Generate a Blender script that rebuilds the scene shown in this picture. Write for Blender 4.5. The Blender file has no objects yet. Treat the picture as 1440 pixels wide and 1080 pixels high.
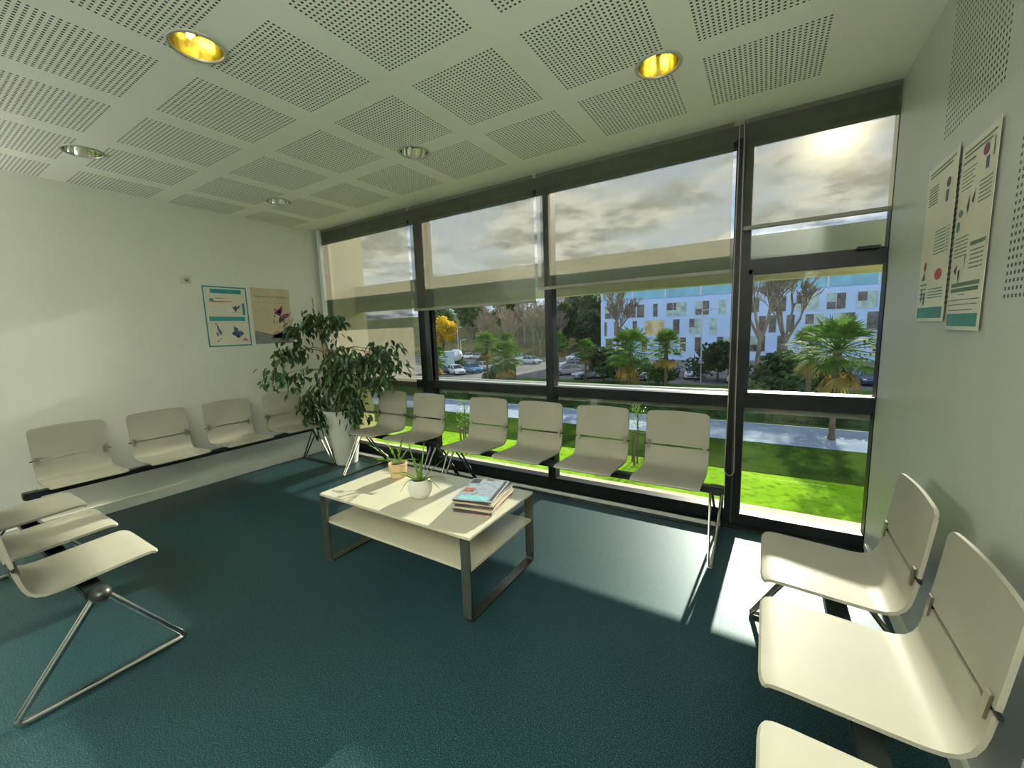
import bpy, bmesh, math, random
from mathutils import Vector, Matrix
random.seed(11)
S = bpy.context.scene
C = S.collection
R = math.radians
PI = math.pi

# ------------------------------------------------------------------ materials
def nodes_of(name):
    m = bpy.data.materials.new(name); m.use_nodes = True
    nt = m.node_tree; nt.nodes.clear()
    return m, nt

class NG:
    """tiny node helper"""
    def __init__(s, nt): s.nt = nt
    def n(s, t, **k):
        nd = s.nt.nodes.new(t)
        for a, b in k.items(): setattr(nd, a, b)
        return nd
    def put(s, sock, v):
        if isinstance(v, bpy.types.NodeSocket): s.nt.links.new(v, sock)
        elif v is not None: sock.default_value = v
    def m(s, op, a, b=None, c=None, clamp=False):
        nd = s.n('ShaderNodeMath', operation=op); nd.use_clamp = clamp
        s.put(nd.inputs[0], a)
        if b is not None: s.put(nd.inputs[1], b)
        if c is not None: s.put(nd.inputs[2], c)
        return nd.outputs[0]
    def mix(s, f, a, b):
        nd = s.n('ShaderNodeMix', data_type='RGBA')
        s.put(nd.inputs['Factor'], f); s.put(nd.inputs['A'], a); s.put(nd.inputs['B'], b)
        for i in nd.inputs:
            pass
        s.put(nd.inputs[0], f); s.put(nd.inputs[6], a); s.put(nd.inputs[7], b)
        return nd.outputs[2]
    def noise(s, vec, scale, detail=4, rough=.5):
        nd = s.n('ShaderNodeTexNoise'); s.put(nd.inputs['Vector'], vec)
        nd.inputs['Scale'].default_value = scale; nd.inputs['Detail'].default_value = detail
        nd.inputs['Roughness'].default_value = rough
        return nd.outputs[0]
    def ramp(s, f, stops):
        nd = s.n('ShaderNodeValToRGB'); s.put(nd.inputs[0], f)
        e = nd.color_ramp.elements
        while len(e) < len(stops): e.new(.5)
        for el, (p, c) in zip(e, stops):
            el.position = p; el.color = (c, c, c, 1) if isinstance(c, (int, float)) else (*c[:3], 1)
        return nd.outputs[0]
    def smooth(s, f, a, b):
        nd = s.n('ShaderNodeMapRange', interpolation_type='SMOOTHSTEP'); s.put(nd.inputs[0], f)
        nd.inputs[1].default_value = a; nd.inputs[2].default_value = b
        return nd.outputs[0]

def c4(c): return (c[0], c[1], c[2], 1.0)
def sc(c, k): return tuple(min(1, max(0, v*k)) for v in c)

def pbr(name, col, rough=.5, metal=0., spec=.5, var=.06, scale=8., bump=0., bscale=200., coat=0., emit=None, es=0., trans=0.):
    m, nt = nodes_of(name); g = NG(nt)
    out = g.n('ShaderNodeOutputMaterial'); b = g.n('ShaderNodeBsdfPrincipled')
    tc = g.n('ShaderNodeTexCoord')
    nz = g.noise(tc.outputs['Object'], scale, 4)
    col_o = g.mix(g.smooth(nz, .3, .7), c4(sc(col, 1-var)), c4(sc(col, 1+var)))
    g.put(b.inputs['Base Color'], col_o)
    b.inputs['Roughness'].default_value = rough; b.inputs['Metallic'].default_value = metal
    b.inputs['Specular IOR Level'].default_value = spec
    b.inputs['Coat Weight'].default_value = coat
    if bump:
        bn = g.n('ShaderNodeBump'); bn.inputs['Strength'].default_value = bump; bn.inputs['Distance'].default_value = .002
        g.put(bn.inputs['Height'], g.noise(tc.outputs['Object'], bscale, 3)); g.put(b.inputs['Normal'], bn.outputs[0])
    if emit:
        b.inputs['Emission Color'].default_value = c4(emit); b.inputs['Emission Strength'].default_value = es
    if trans:
        t = g.n('ShaderNodeBsdfTranslucent'); g.put(t.inputs[0], col_o)
        mx = g.n('ShaderNodeMixShader'); mx.inputs[0].default_value = trans
        nt.links.new(b.outputs[0], mx.inputs[1]); nt.links.new(t.outputs[0], mx.inputs[2]); nt.links.new(mx.outputs[0], out.inputs[0])
    else: nt.links.new(b.outputs[0], out.inputs[0])
    return m

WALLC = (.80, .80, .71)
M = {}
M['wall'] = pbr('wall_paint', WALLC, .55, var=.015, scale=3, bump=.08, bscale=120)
M['skirt'] = pbr('skirting_paint', (.74, .77, .66), .4, var=.02)
M['seat'] = pbr('seat_laminate', (.335, .33, .265), .45, var=.03, scale=5, spec=.06)
M['chrome'] = pbr('chrome', (.58, .58, .56), .12, 1., var=.03)
M['rod'] = pbr('bench_rod_chrome', (.36, .35, .31), .2, 1., var=.05)
M['clip'] = pbr('clip_metal', (.36, .35, .30), .3, 1., var=.05)
M['black'] = pbr('black_plastic', (.012, .014, .014), .4, var=.2)
M['beam'] = pbr('dark_beam', (.03, .037, .036), .35, .6, var=.1)
M['frame'] = pbr('window_frame_black', (.008, .010, .011), .4, .0, spec=.2, var=.15)
M['framegrey'] = pbr('window_gasket_grey', (.05, .055, .055), .4, .3, var=.1)
M['alu'] = pbr('aluminium', (.75, .77, .76), .28, .9, var=.05)
M['white'] = pbr('table_white', (.55, .54, .42), .22, var=.02, spec=.5)
M['steel'] = pbr('brushed_steel', (.21, .205, .175), .25, .9, var=.08, scale=30)
M['potw'] = pbr('pot_white', (.78, .78, .70), .35, var=.03)
M['pottan'] = pbr('pot_tan', (.62, .43, .24), .7, var=.12, scale=40, bump=.3, bscale=90)
M['soil'] = pbr('soil', (.03, .02, .012), .9, var=.3, scale=60, bump=.6, bscale=150)
M['leaf'] = pbr('ficus_leaf', (.026, .068, .018), .4, var=.5, scale=9, trans=.2)
M['leaf2'] = pbr('young_leaf', (.20, .36, .04), .4, var=.3, scale=20, trans=.45)
M['aloe'] = pbr('aloe_leaf', (.17, .30, .06), .4, var=.35, scale=14, trans=.3)
M['bark'] = pbr('ficus_bark', (.20, .15, .08), .8, var=.25, scale=30, bump=.4)
M['paper'] = pbr('paper', (.72, .70, .60), .5, var=.04, scale=40)
M['posterw'] = pbr('poster_paper', (.78, .74, .60), .45, var=.03)
M['postert'] = pbr('poster_cream', (.60, .53, .36), .45, var=.05)
M['teal'] = pbr('poster_teal', (.03, .27, .30), .45, var=.05)
M['teal2'] = pbr('poster_green_teal', (.035, .22, .18), .45, var=.05)
M['ink'] = pbr('poster_ink', (.06, .07, .07), .5, var=.1)
M['inkg'] = pbr('poster_ink_green', (.13, .19, .12), .5, var=.1)
M['inkb'] = pbr('poster_ink_blue', (.06, .10, .19), .5, var=.1)
M['red'] = pbr('poster_red', (.45, .09, .08), .5, var=.1)
M['pink'] = pbr('poster_pink', (.55, .24, .27), .5, var=.1)
M['purple'] = pbr('poster_purple', (.19, .03, .10), .5, var=.2, scale=60)
M['greyp'] = pbr('poster_grey', (.22, .23, .23), .5, var=.15, scale=30)
M['skinp'] = pbr('poster_sand', (.45, .28, .18), .5, var=.1)
M['ringgrey'] = pbr('downlight_ring', (.40, .41, .34), .4, .2, var=.05)
M['sensor'] = pbr('sensor_plastic', (.62, .62, .50), .5, var=.03)
M['dark'] = pbr('dark_hole', (.02, .02, .018), .7, var=.1)
M['lintel'] = pbr('lintel_dark', (.10, .10, .085), .7, var=.05)
M['cord'] = pbr('blind_cord', (.42, .36, .30), .6, var=.1)
M['rail'] = pbr('blind_rail', (.22, .215, .175), .5, var=.05)
M['slab'] = pbr('sunshade_panel', (.12, .175, .14), .5, var=.05, scale=3)
M['ledge'] = pbr('ledge_metal', (.52, .54, .46), .5, .0, var=.06, scale=4)
M['stone'] = pbr('pale_gravel_stone', (.66, .62, .48), .85, var=.18, scale=45, bump=.8, bscale=60)
M['fin'] = pbr('outer_wall_tan', (.78, .66, .42), .8, var=.05)
M['whiterail'] = pbr('white_side_rail', (.80, .83, .80), .35, var=.02)

def floor_mat():
    m, nt = nodes_of('teal_rubber_floor'); g = NG(nt)
    out = g.n('ShaderNodeOutputMaterial'); b = g.n('ShaderNodeBsdfPrincipled'); tc = g.n('ShaderNodeTexCoord')
    o = tc.outputs['Object']
    sp = g.smooth(g.noise(o, 260, 2), .46, .70)
    big = g.smooth(g.noise(o, 2.2, 3), .3, .7)
    base = g.mix(big, (.002, .010, .0125, 1), (.003, .013, .0155, 1))
    col = g.mix(sp, base, (.042, .108, .114, 1))
    g.put(b.inputs['Base Color'], col)
    g.put(b.inputs['Roughness'], g.m('MULTIPLY_ADD', g.noise(o, 60, 3), .14, .38))
    b.inputs['Specular IOR Level'].default_value = .40
    b.inputs['Specular Tint'].default_value = (.45, .86, 1., 1)
    bn = g.n('ShaderNodeBump'); bn.inputs['Strength'].default_value = .2; bn.inputs['Distance'].default_value = .0015
    g.put(bn.inputs['Height'], g.noise(o, 95, 3)); g.put(b.inputs['Normal'], bn.outputs[0])
    nt.links.new(b.outputs[0], out.inputs[0]); return m
M['floor'] = floor_mat()

def perforated(name, col, ua, va, u0, v0, P, W, umin, umax, vmin, vmax, rough=.6, mirror_v=False):
    """painted board with square panels of small square holes; ua / va are the object axes"""
    m, nt = nodes_of(name); g = NG(nt)
    out = g.n('ShaderNodeOutputMaterial'); b = g.n('ShaderNodeBsdfPrincipled'); tc = g.n('ShaderNodeTexCoord')
    sx = g.n('ShaderNodeSeparateXYZ'); nt.links.new(tc.outputs['Object'], sx.inputs[0])
    ax = {'x': sx.outputs[0], 'y': sx.outputs[1], 'z': sx.outputs[2]}
    H = .0092; pit = (W-H)/23.0
    def one(c, c0, lo, hi):
        t = g.m('SUBTRACT', c, c0)
        t = g.m('MODULO', g.m('ADD', t, 40*P), P)
        inside = g.m('LESS_THAN', t, W)
        h = g.m('LESS_THAN', g.m('MODULO', t, pit), H)
        ok = g.m('MULTIPLY', g.m('GREATER_THAN', c, lo), g.m('LESS_THAN', c, hi))
        return g.m('MULTIPLY', g.m('MULTIPLY', inside, h), ok)
    f = g.m('MULTIPLY', one(ax[ua], u0, umin, umax), one(ax[va], v0, vmin, vmax))
    nz = g.smooth(g.noise(tc.outputs['Object'], 2, 3), .3, .7)
    base = g.mix(nz, c4(sc(col, .985)), c4(sc(col, 1.015)))
    g.put(b.inputs['Base Color'], g.mix(f, base, (.02, .022, .018, 1)))
    b.inputs['Roughness'].default_value = rough
    nt.links.new(b.outputs[0], out.inputs[0]); return m
PX, WX = .6, .4632
M['ceil'] = perforated('ceiling_perforated', (.90, .90, .80), 'x', 'y', -4.488, .9714, PX, WX, -4.40, .2, -9, 2.66)
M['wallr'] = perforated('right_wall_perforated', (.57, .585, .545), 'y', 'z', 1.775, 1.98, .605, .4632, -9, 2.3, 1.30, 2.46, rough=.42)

def glass_mat(name, tint=(.96, .99, .965), extra=0.):
    m, nt = nodes_of(name); g = NG(nt)
    out = g.n('ShaderNodeOutputMaterial'); t = g.n('ShaderNodeBsdfTransparent'); gl = g.n('ShaderNodeBsdfGlossy')
    fr = g.n('ShaderNodeFresnel'); fr.inputs[0].default_value = 1.5
    tc = g.n('ShaderNodeTexCoord')
    g.put(t.inputs[0], g.mix(g.noise(tc.outputs['Object'], 1.5, 2), c4(sc(tint, .99)), c4(tint)))
    gl.inputs['Roughness'].default_value = 0.0
    mx = g.n('ShaderNodeMixShader'); g.put(mx.inputs[0], g.m('MULTIPLY_ADD', fr.outputs[0], 1.5, extra, clamp=True))
    nt.links.new(t.outputs[0], mx.inputs[1]); nt.links.new(gl.outputs[0], mx.inputs[2]); nt.links.new(mx.outputs[0], out.inputs[0])
    return m
M['glass'] = glass_mat('window_glass')

def blind_mat():
    m, nt = nodes_of('sheer_blind_fabric'); g = NG(nt)
    out = g.n('ShaderNodeOutputMaterial'); tr = g.n('ShaderNodeBsdfTransparent')
    tl = g.n('ShaderNodeBsdfTranslucent'); df = g.n('ShaderNodeBsdfDiffuse'); tc = g.n('ShaderNodeTexCoord')
    sx = g.n('ShaderNodeSeparateXYZ'); nt.links.new(tc.outputs['Object'], sx.inputs[0])
    wv = g.m('MULTIPLY', g.m('SINE', g.m('MULTIPLY', sx.outputs[0], 1300)), g.m('SINE', g.m('MULTIPLY', sx.outputs[2], 1300)))
    nz = g.noise(tc.outputs['Object'], 9, 4)
    k = g.m('ADD', g.m('MULTIPLY', wv, .05), nz)
    g.put(tl.inputs[0], g.mix(k, (.128, .119, .090, 1), (.148, .138, .105, 1)))
    g.put(df.inputs[0], g.mix(k, (.10, .105, .085, 1), (.13, .135, .11, 1)))
    tr.inputs[0].default_value = (1, 1, 1, 1)
    ad = g.n('ShaderNodeAddShader'); nt.links.new(tl.outputs[0], ad.inputs[0]); nt.links.new(df.outputs[0], ad.inputs[1])
    mx = g.n('ShaderNodeMixShader'); g.put(mx.inputs[0], g.m('MULTIPLY_ADD', wv, .05, .60))
    nt.links.new(tr.outputs[0], mx.inputs[1]); nt.links.new(ad.outputs[0], mx.inputs[2]); nt.links.new(mx.outputs[0], out.inputs[0])
    return m
M['blind'] = blind_mat()

def emis(name, col, s):
    m, nt = nodes_of(name); g = NG(nt)
    out = g.n('ShaderNodeOutputMaterial'); e = g.n('ShaderNodeEmission'); tc = g.n('ShaderNodeTexCoord')
    g.put(e.inputs[0], g.mix(g.noise(tc.outputs['Object'], 30, 2), c4(sc(col, .93)), c4(col))); e.inputs[1].default_value = s
    nt.links.new(e.outputs[0], out.inputs[0]); return m

# ------------------------------------------------------------------ mesh helpers
class MB:
    def __init__(s): s.bm = bmesh.new(); s.mats = []
    def mi(s, mat):
        if mat is None: return 0
        if mat not in s.mats: s.mats.append(mat)
        return s.mats.index(mat)
    def face(s, vs, mat=None):
        try:
            f = s.bm.faces.new(vs); f.material_index = s.mi(mat); return f
        except ValueError: return None
    def poly(s, pts, mat=None): return s.face([s.bm.verts.new(p) for p in pts], mat)
    def box(s, x0, x1, y0, y1, z0, z1, mat=None, mtx=None, bev=0.):
        b = bmesh.new()
        v = [b.verts.new((x, y, z)) for x in (x0, x1) for y in (y0, y1) for z in (z0, z1)]
        for q in ((0,1,3,2),(4,6,7,5),(0,4,5,1),(2,3,7,6),(0,2,6,4),(1,5,7,3)): b.faces.new([v[i] for i in q])
        if bev: bmesh.ops.bevel(b, geom=b.edges[:], offset=bev, segments=2, affect='EDGES')
        bmesh.ops.recalc_face_normals(b, faces=b.faces[:])
        s.add(b, mat, mtx); return s
    def add(s, b, mat=None, mtx=None):
        i = s.mi(mat); mp = {}
        for v in b.verts: mp[v] = s.bm.verts.new(mtx @ v.co if mtx else v.co)
        for f in b.faces:
            try: nf = s.bm.faces.new([mp[v] for v in f.verts]); nf.material_index = i
            except ValueError: pass
        b.free()
    def tube(s, pts, r, n=10, closed=False, mat=None, caps=True):
        P = [Vector(p) for p in pts]; N = len(P); rings = []
        rr = r if isinstance(r, (list, tuple)) else [r]*N
        up = None
        for i, p in enumerate(P):
            a = P[(i-1) % N] if (closed or i > 0) else P[i]; c = P[(i+1) % N] if (closed or i < N-1) else P[i]
            t = (c-a).normalized()
            if up is None:
                up = Vector((0, 0, 1)) if abs(t.z) < .9 else Vector((1, 0, 0))
            u = (up - t*up.dot(t))
            if u.length < 1e-5: u = t.orthogonal()
            u.normalize(); w = t.cross(u); up = u
            rings.append([s.bm.verts.new(p + (u*math.cos(2*PI*k/n) + w*math.sin(2*PI*k/n))*rr[i]) for k in range(n)])
        for i in range(N if closed else N-1):
            A, B = rings[i], rings[(i+1) % N]
            for k in range(n): s.face([A[k], A[(k+1) % n], B[(k+1) % n], B[k]], mat)
        if caps and not closed:
            s.face(rings[0][::-1], mat); s.face(rings[-1], mat)
        return s
    def lathe(s, prof, n=32, c=(0, 0, 0), mat=None):
        c = Vector(c); rings = []
        for r, z in prof:
            if r < 1e-6: rings.append([s.bm.verts.new(c + Vector((0, 0, z)))])
            else: rings.append([s.bm.verts.new(c + Vector((r*math.cos(2*PI*k/n), r*math.sin(2*PI*k/n), z))) for k in range(n)])
        for A, B in zip(rings, rings[1:]):
            for k in range(n):
                a = [A[0]] if len(A) == 1 else [A[k], A[(k+1) % n]]
                b = [B[0]] if len(B) == 1 else [B[(k+1) % n], B[k]]
                if len(a)+len(b) > 2: s.face(a+b, mat)
        return s
    def sheet(s, rows, th, mat=None):
        """thin curved board: rows are the visible face, thickness goes behind it"""
        G_ = [[Vector(p) for p in r] for r in rows]; m_, n_ = len(G_), len(G_[0]); B_ = []
        for j in range(m_):
            r = []
            for i in range(n_):
                dx = G_[j][min(i+1, n_-1)]-G_[j][max(i-1, 0)]; dy = G_[min(j+1, m_-1)][i]-G_[max(j-1, 0)][i]
                r.append(G_[j][i]-dx.cross(dy).normalized()*th)
            B_.append(r)
        A = [[s.bm.verts.new(p) for p in r] for r in G_]; Z = [[s.bm.verts.new(p) for p in r] for r in B_]
        for j in range(m_-1):
            for i in range(n_-1):
                s.face([A[j][i], A[j][i+1], A[j+1][i+1], A[j+1][i]], mat); s.face([Z[j][i], Z[j+1][i], Z[j+1][i+1], Z[j][i+1]], mat)
        for j in range(m_-1):
            s.face([A[j][0], A[j+1][0], Z[j+1][0], Z[j][0]], mat); s.face([A[j][-1], Z[j][-1], Z[j+1][-1], A[j+1][-1]], mat)
        for i in range(n_-1):
            s.face([A[0][i], Z[0][i], Z[0][i+1], A[0][i+1]], mat); s.face([A[-1][i], A[-1][i+1], Z[-1][i+1], Z[-1][i]], mat)
        return s
    def build(s, name, mat=None, parent=None, loc=None, ang=35, smooth=True, recalc=False):
        if recalc: bmesh.ops.recalc_face_normals(s.bm, faces=s.bm.faces[:])
        me = bpy.data.meshes.new(name); s.bm.to_mesh(me); s.bm.free()
        if mat is not None:
            me.materials.append(mat)
        else:
            for m_ in s.mats: me.materials.append(m_)
        if smooth:
            me.shade_smooth()
            if ang: me.set_sharp_from_angle(angle=R(ang))
        o = bpy.data.objects.new(name, me); C.objects.link(o)
        if parent is not None: o.parent = parent
        if loc is not None: o.location = loc
        return o

def tag(o, label=None, cat=None, group=None, kind=None):
    if label: o['label'] = label
    if cat: o['category'] = cat
    if group: o['group'] = group
    if kind: o['kind'] = kind
    return o
def empty(name, loc=(0, 0, 0), rz=0., label=None, cat=None, group=None, kind=None):
    o = bpy.data.objects.new(name, None); C.objects.link(o); o.location = loc; o.rotation_euler = (0, 0, rz)
    o.empty_display_size = .1
    return tag(o, label, cat, group, kind)
def struct(o): o['kind'] = 'structure'; return o
def link_copy(o, parent=None):
    c = o.copy(); C.objects.link(c)
    for k in ('label', 'category', 'group'):
        pass
    c.parent = parent
    return c
def copy_tree(o, parent=None):
    c = link_copy(o, parent)
    for ch in list(o.children): copy_tree(ch, c)
    return c
def rounded(pts, rad, seg=5):
    """round the corners of a polyline (open)"""
    P = [Vector(p) for p in pts]; out = [P[0]]
    for a, b, c in zip(P, P[1:], P[2:]):
        d1 = (a-b); d2 = (c-b); k = min(rad, d1.length*.45, d2.length*.45)
        p1 = b + d1.normalized()*k; p2 = b + d2.normalized()*k
        for i in range(seg+1):
            t = i/seg; out.append(p1*(1-t)**2 + b*2*t*(1-t) + p2*t*t)
    out.append(P[-1]); return out
def rounded_loop(pts, rad, seg=5):
    P = [Vector(p) for p in pts]; out = []; n = len(P)
    for i in range(n):
        a, b, c = P[i-1], P[i], P[(i+1) % n]
        d1 = (a-b); d2 = (c-b); k = min(rad, d1.length*.45, d2.length*.45)
        p1 = b + d1.normalized()*k; p2 = b + d2.normalized()*k
        for j in range(seg+1):
            t = j/seg; out.append(p1*(1-t)**2 + b*2*t*(1-t) + p2*t*t)
    return out

# ------------------------------------------------------------------ the room
XL, XR, YW, YB, ZC = -4.38, .537, 2.926, -3.3, 2.51
mb = MB(); mb.box(XL-.15, XR+.15, YB-.15, 3.02, -.12, 0); struct(mb.build('floor', M['floor']))

FILL_POWER = 160.  # energy of the added fill uplighters
LAMPS = [(-1.995, .888, True), (-.466, 2.10, True), (-3.613, .898, False), (-2.003, 2.097, False), (-3.643, 2.105, False)]
LR = .092
# ceiling sheet with round openings for the downlights
mb = MB(); HS = .15
xs = sorted({round(v, 4) for v in [XL-.1, XR+.1] + [x-HS for x, y, l in LAMPS] + [x+HS for x, y, l in LAMPS]})
ys = sorted({round(v, 4) for v in [YB-.1, 2.985] + [y-HS for x, y, l in LAMPS] + [y+HS for x, y, l in LAMPS]})
def ring_cell(cx, cy):
    n = 48; rim = []; sq = []
    for k in range(n):
        a = 2*PI*k/n; c_, s_ = math.cos(a), math.sin(a)
        q = HS/max(abs(c_), abs(s_))
        rim.append(mb.bm.verts.new((cx+LR*c_, cy+LR*s_, ZC))); sq.append(mb.bm.verts.new((cx+q*c_, cy+q*s_, ZC)))
    for k in range(n): mb.face([rim[k], sq[k], sq[(k+1) % n], rim[(k+1) % n]])
for x0, x1 in zip(xs, xs[1:]):
    for y0, y1 in zip(ys, ys[1:]):
        mx, my = (x0+x1)/2, (y0+y1)/2
        hit = [l for l in LAMPS if abs(l[0]-mx) < HS and abs(l[1]-my) < HS]
        if hit and abs((x1-x0)-2*HS) < 1e-3 and abs((y1-y0)-2*HS) < 1e-3: ring_cell(hit[0][0], hit[0][1])
        elif hit:
            pass
        else: mb.poly([(x0, y0, ZC), (x0, y1, ZC), (x1, y1, ZC), (x1, y0, ZC)])
# cells cut by a neighbouring lamp's grid line are filled round the same opening
for lx, ly, l in LAMPS:
    sx = [v for v in xs if lx-HS-1e-4 <= v <= lx+HS+1e-4]; sy = [v for v in ys if ly-HS-1e-4 <= v <= ly+HS+1e-4]
    if len(sx) > 2 or len(sy) > 2: ring_cell(lx, ly)
# slab above
mb.box(XL-.1, XR+.1, YB-.1, 2.985, ZC+.16, ZC+.26)
struct(mb.build('ceiling', M['ceil'], smooth=False))

mb = MB(); mb.box(XL-.12, XL, YB-.1, 3.03, 0, ZC+.16); struct(mb.build('wall_left', M['wall'], smooth=False))
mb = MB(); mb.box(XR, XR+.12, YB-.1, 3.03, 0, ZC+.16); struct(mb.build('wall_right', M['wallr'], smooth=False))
mb = MB(); mb.box(XL, XR, YB-.1, YB, 0, ZC+.16); struct(mb.build('wall_back', pbr('back_wall_dark', (.16, .17, .16), .6, var=.03), smooth=False))
mb = MB(); mb.box(XL, XR, 2.995, 3.03, 2.385, ZC+.3); struct(mb.build('wall_front', M['lintel'], smooth=False))
mb = MB(); mb.box(XL, XL+.018, YB, 2.84, 0, .085, bev=.004); struct(mb.build('baseboard_left', M['skirt']))
mb = MB(); mb.box(XR-.015, XR, YB, 2.84, 0, .085, bev=.004); struct(mb.build('baseboard_right', M['skirt']))
# floor threshold along the glazing: aluminium profile, painted white for its sun glint, between two dark joints
mb = MB(); mb.box(XL, -.2, 2.845, 2.872, 0, .022, bev=.003); struct(mb.build('trim_1', M['whiterail']))
mb = MB(); mb.box(XL, -.2, 2.80, 2.845, 0, .004); mb.box(XL, XR, 2.872, 2.935, 0, .01); struct(mb.build('trim_2', M['frame']))

# ------------------------------------------------------------------ windows
FY0, FY1, GY = 2.94, 3.03, 2.985
def window(num, x0, x1, bars, lw, rw, casement=None):
    w = empty('window_%d' % num, ((x0+x1)/2, GY, 0), kind='structure')
    ox = w.location.copy()
    def bx(b, a, c, y0, y1, z0, z1, bev=.003): b.box(a-ox.x, c-ox.x, y0-ox.y, y1-ox.y, z0, z1, bev=bev)
    b = MB()
    bx(b, x0, x0+lw, FY0, FY1, 0, 2.42); bx(b, x1-rw, x1, FY0, FY1, 0, 2.42)
    for z0, z1 in bars: bx(b, x0+lw, x1-rw, FY0+.004, FY1, z0, z1)
    bx(b, x0+lw, x1-rw, FY0+.03, FY1, 2.385, 2.42)
    fr = b.build('frame', M['frame'], w)
    zs = [(bars[i][1], bars[i+1][0]) for i in range(len(bars)-1)] + [(bars[-1][1], 2.385)]
    for z0, z1 in zs:
        g_ = MB(); g_.poly([(x0+lw-ox.x, 0, z0), (x1-rw-ox.x, 0, z0), (x1-rw-ox.x, 0, z1), (x0+lw-ox.x, 0, z1)])
        g_.build('pane', M['glass'], w, smooth=False)
    if casement:
        cx0, cx1, cz0, cz1, t = casement; b = MB()
        bx(b, cx0, cx0+t, 2.928, 2.97, cz0, cz1); bx(b, cx1-t*.15, cx1, 2.928, 2.97, cz0, cz1)
        bx(b, cx0, cx1, 2.928, 2.97, cz1-.03, cz1); bx(b, cx0, cx1, 2.928, 2.97, cz0, cz0+.02)
        cs = b.build('casement', M['frame'], w)
        if num == 4:
            h = MB(); bx(h, .40, .50, 2.905, 2.928, 1.70, 1.716); h.build('casement_handle', M['frame'], cs)
    return w
window(1, XL, -2.86, [(0, .10), (.79, .868)], .05, .03)
window(2, -2.86, -1.475, [(0, .095), (.79, .868)], .115, .03)
b = MB(); b.box(-2.80, -2.745, 2.93, 2.985, .868, 2.385, bev=.004); struct(b.build('trim_3', M['framegrey']))
window(3, -1.475, -.150, [(0, .095), (.79, .868)], .035, .04)
window(4, -.145, XR, [(0, .078), (.795, .875), (1.645, 1.71)], .048, .004, casement=(-.10, XR-.001, .875, 1.648, .022))
b = MB(); b.box(-.152, -.143, 2.925, 2.94, 0, ZC, bev=.001); struct(b.build('trim_4', M['framegrey']))

b = MB(); b.box(-4.338, -4.292, 2.895, 2.935, .10, ZC, bev=.004); struct(b.build('trim_8', M['whiterail']))
# ------------------------------------------------------------------ roller blinds
def blind(x0, x1, zb, label, cordx=None, y=2.912):
    t = empty('roller_blind', ((x0+x1)/2, y, zb), label=label, cat='roller blind', group='sheer roller blinds across the glazing')
    w = (x1-x0)/2; b = MB()
    rows = []; nz = 24; nx = 16
    for i in range(nz+1):
        z = .02 + (ZC-.002-zb-.02)*i/nz
        rows.append([(-w + 2*w*k/nx, .0015*math.sin(k*1.1+i*.3)*(1-i/nz), z) for k in range(nx+1)])
    V = [[b.bm.verts.new(p) for p in r] for r in rows]
    for A, B in zip(V, V[1:]):
        for k in range(nx): b.face([A[k], A[k+1], B[k+1], B[k]])
    b.build('fabric', M['blind'], t, ang=None)
    b = MB(); b.box(-w, w, -.009, .009, 0, .024, bev=.004); b.build('bottom_rail', M['rail'], t)
    if cordx is not None:
        zt, zl = ZC-.01-zb, .36-zb; cx = cordx-(x0+x1)/2; pts = []
        for i in range(13):
            a = PI + PI*i/12; pts.append((cx+.027*math.cos(a), -.028, zl+.03+.04*math.sin(a)))
        pts = [(cx-.012, -.026, zt), (cx-.02, -.028, zl+.5)] + pts + [(cx+.02, -.028, zl+.5), (cx+.012, -.026, zt)]
        b = MB(); b.tube(pts, .0028, 6); b.build('pull_cord', M['cord'], t)
    return t
blind(-4.275, -2.935, .475, 'sheer roller blind drawn almost to the floor behind the ficus in the left corner')
blind(-2.905, -1.568, 1.545, 'half lowered sheer blind above the two-seat bench, second from the left corner')
blind(-1.542, -.205, 1.637, 'half lowered sheer blind in the wide bay just left of the thick black mullion')
blind(-.138, XR-.004, 1.88, 'short narrow sheer blind beside the right wall, with a long pull cord', cordx=-.163)

# ------------------------------------------------------------------ downlights
M['bulb'] = emis('lamp_glow', (1., .76, .10), 9.)
M['refl_on'] = pbr('reflector_lit_yellow', (.90, .80, .42), .18, 1., var=.1, scale=60)  # reflector of the lit lamps, their yellow glow tinted into the metal
M['refl'] = pbr('reflector_chrome', (.85, .86, .82), .08, 1., var=.03)
M['bulb_off'] = pbr('bulb_glass_off', (.75, .75, .70), .1, 0., var=.05)
LL = ['glowing yellow downlight above the coffee table, nearer the room centre', 'glowing yellow downlight in the ceiling nearest the right wall',
      'unlit chrome downlight in the second row from the window near the left wall', 'unlit chrome downlight near the window between the other two of its row',
      'small unlit chrome downlight in the far left corner by the window']
for (x, y, on), lab in zip(LAMPS, LL):
    t = empty('downlight', (x, y, ZC), label=lab, cat='downlight', group='recessed ceiling downlights')
    b = MB(); b.lathe([(.087, 0), (.089, -.006), (.098, -.007), (.103, -.003), (.1035, -.0005)], 48); b.build('trim_ring', M['ringgrey'], t)
    b = MB(); b.lathe([(.0885, -.003), (.086, .02), (.080, .05), (.068, .085), (.045, .10), (0, .102)], 48); b.build('reflector', M['refl_on'] if on else M['refl'], t)
    for s_ in (-1, 1):
        b = MB(); b.tube([(s_*.012, -.004, .055), (s_*.05, -.004, .055)], .011, 12)
        b.build('bulb', M['bulb'] if on else M['bulb_off'], t)
    b = MB(); b.box(-.010, .010, -.012, .012, .045, .098, bev=.002); b.build('lamp_holder', M['black'], t)

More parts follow.
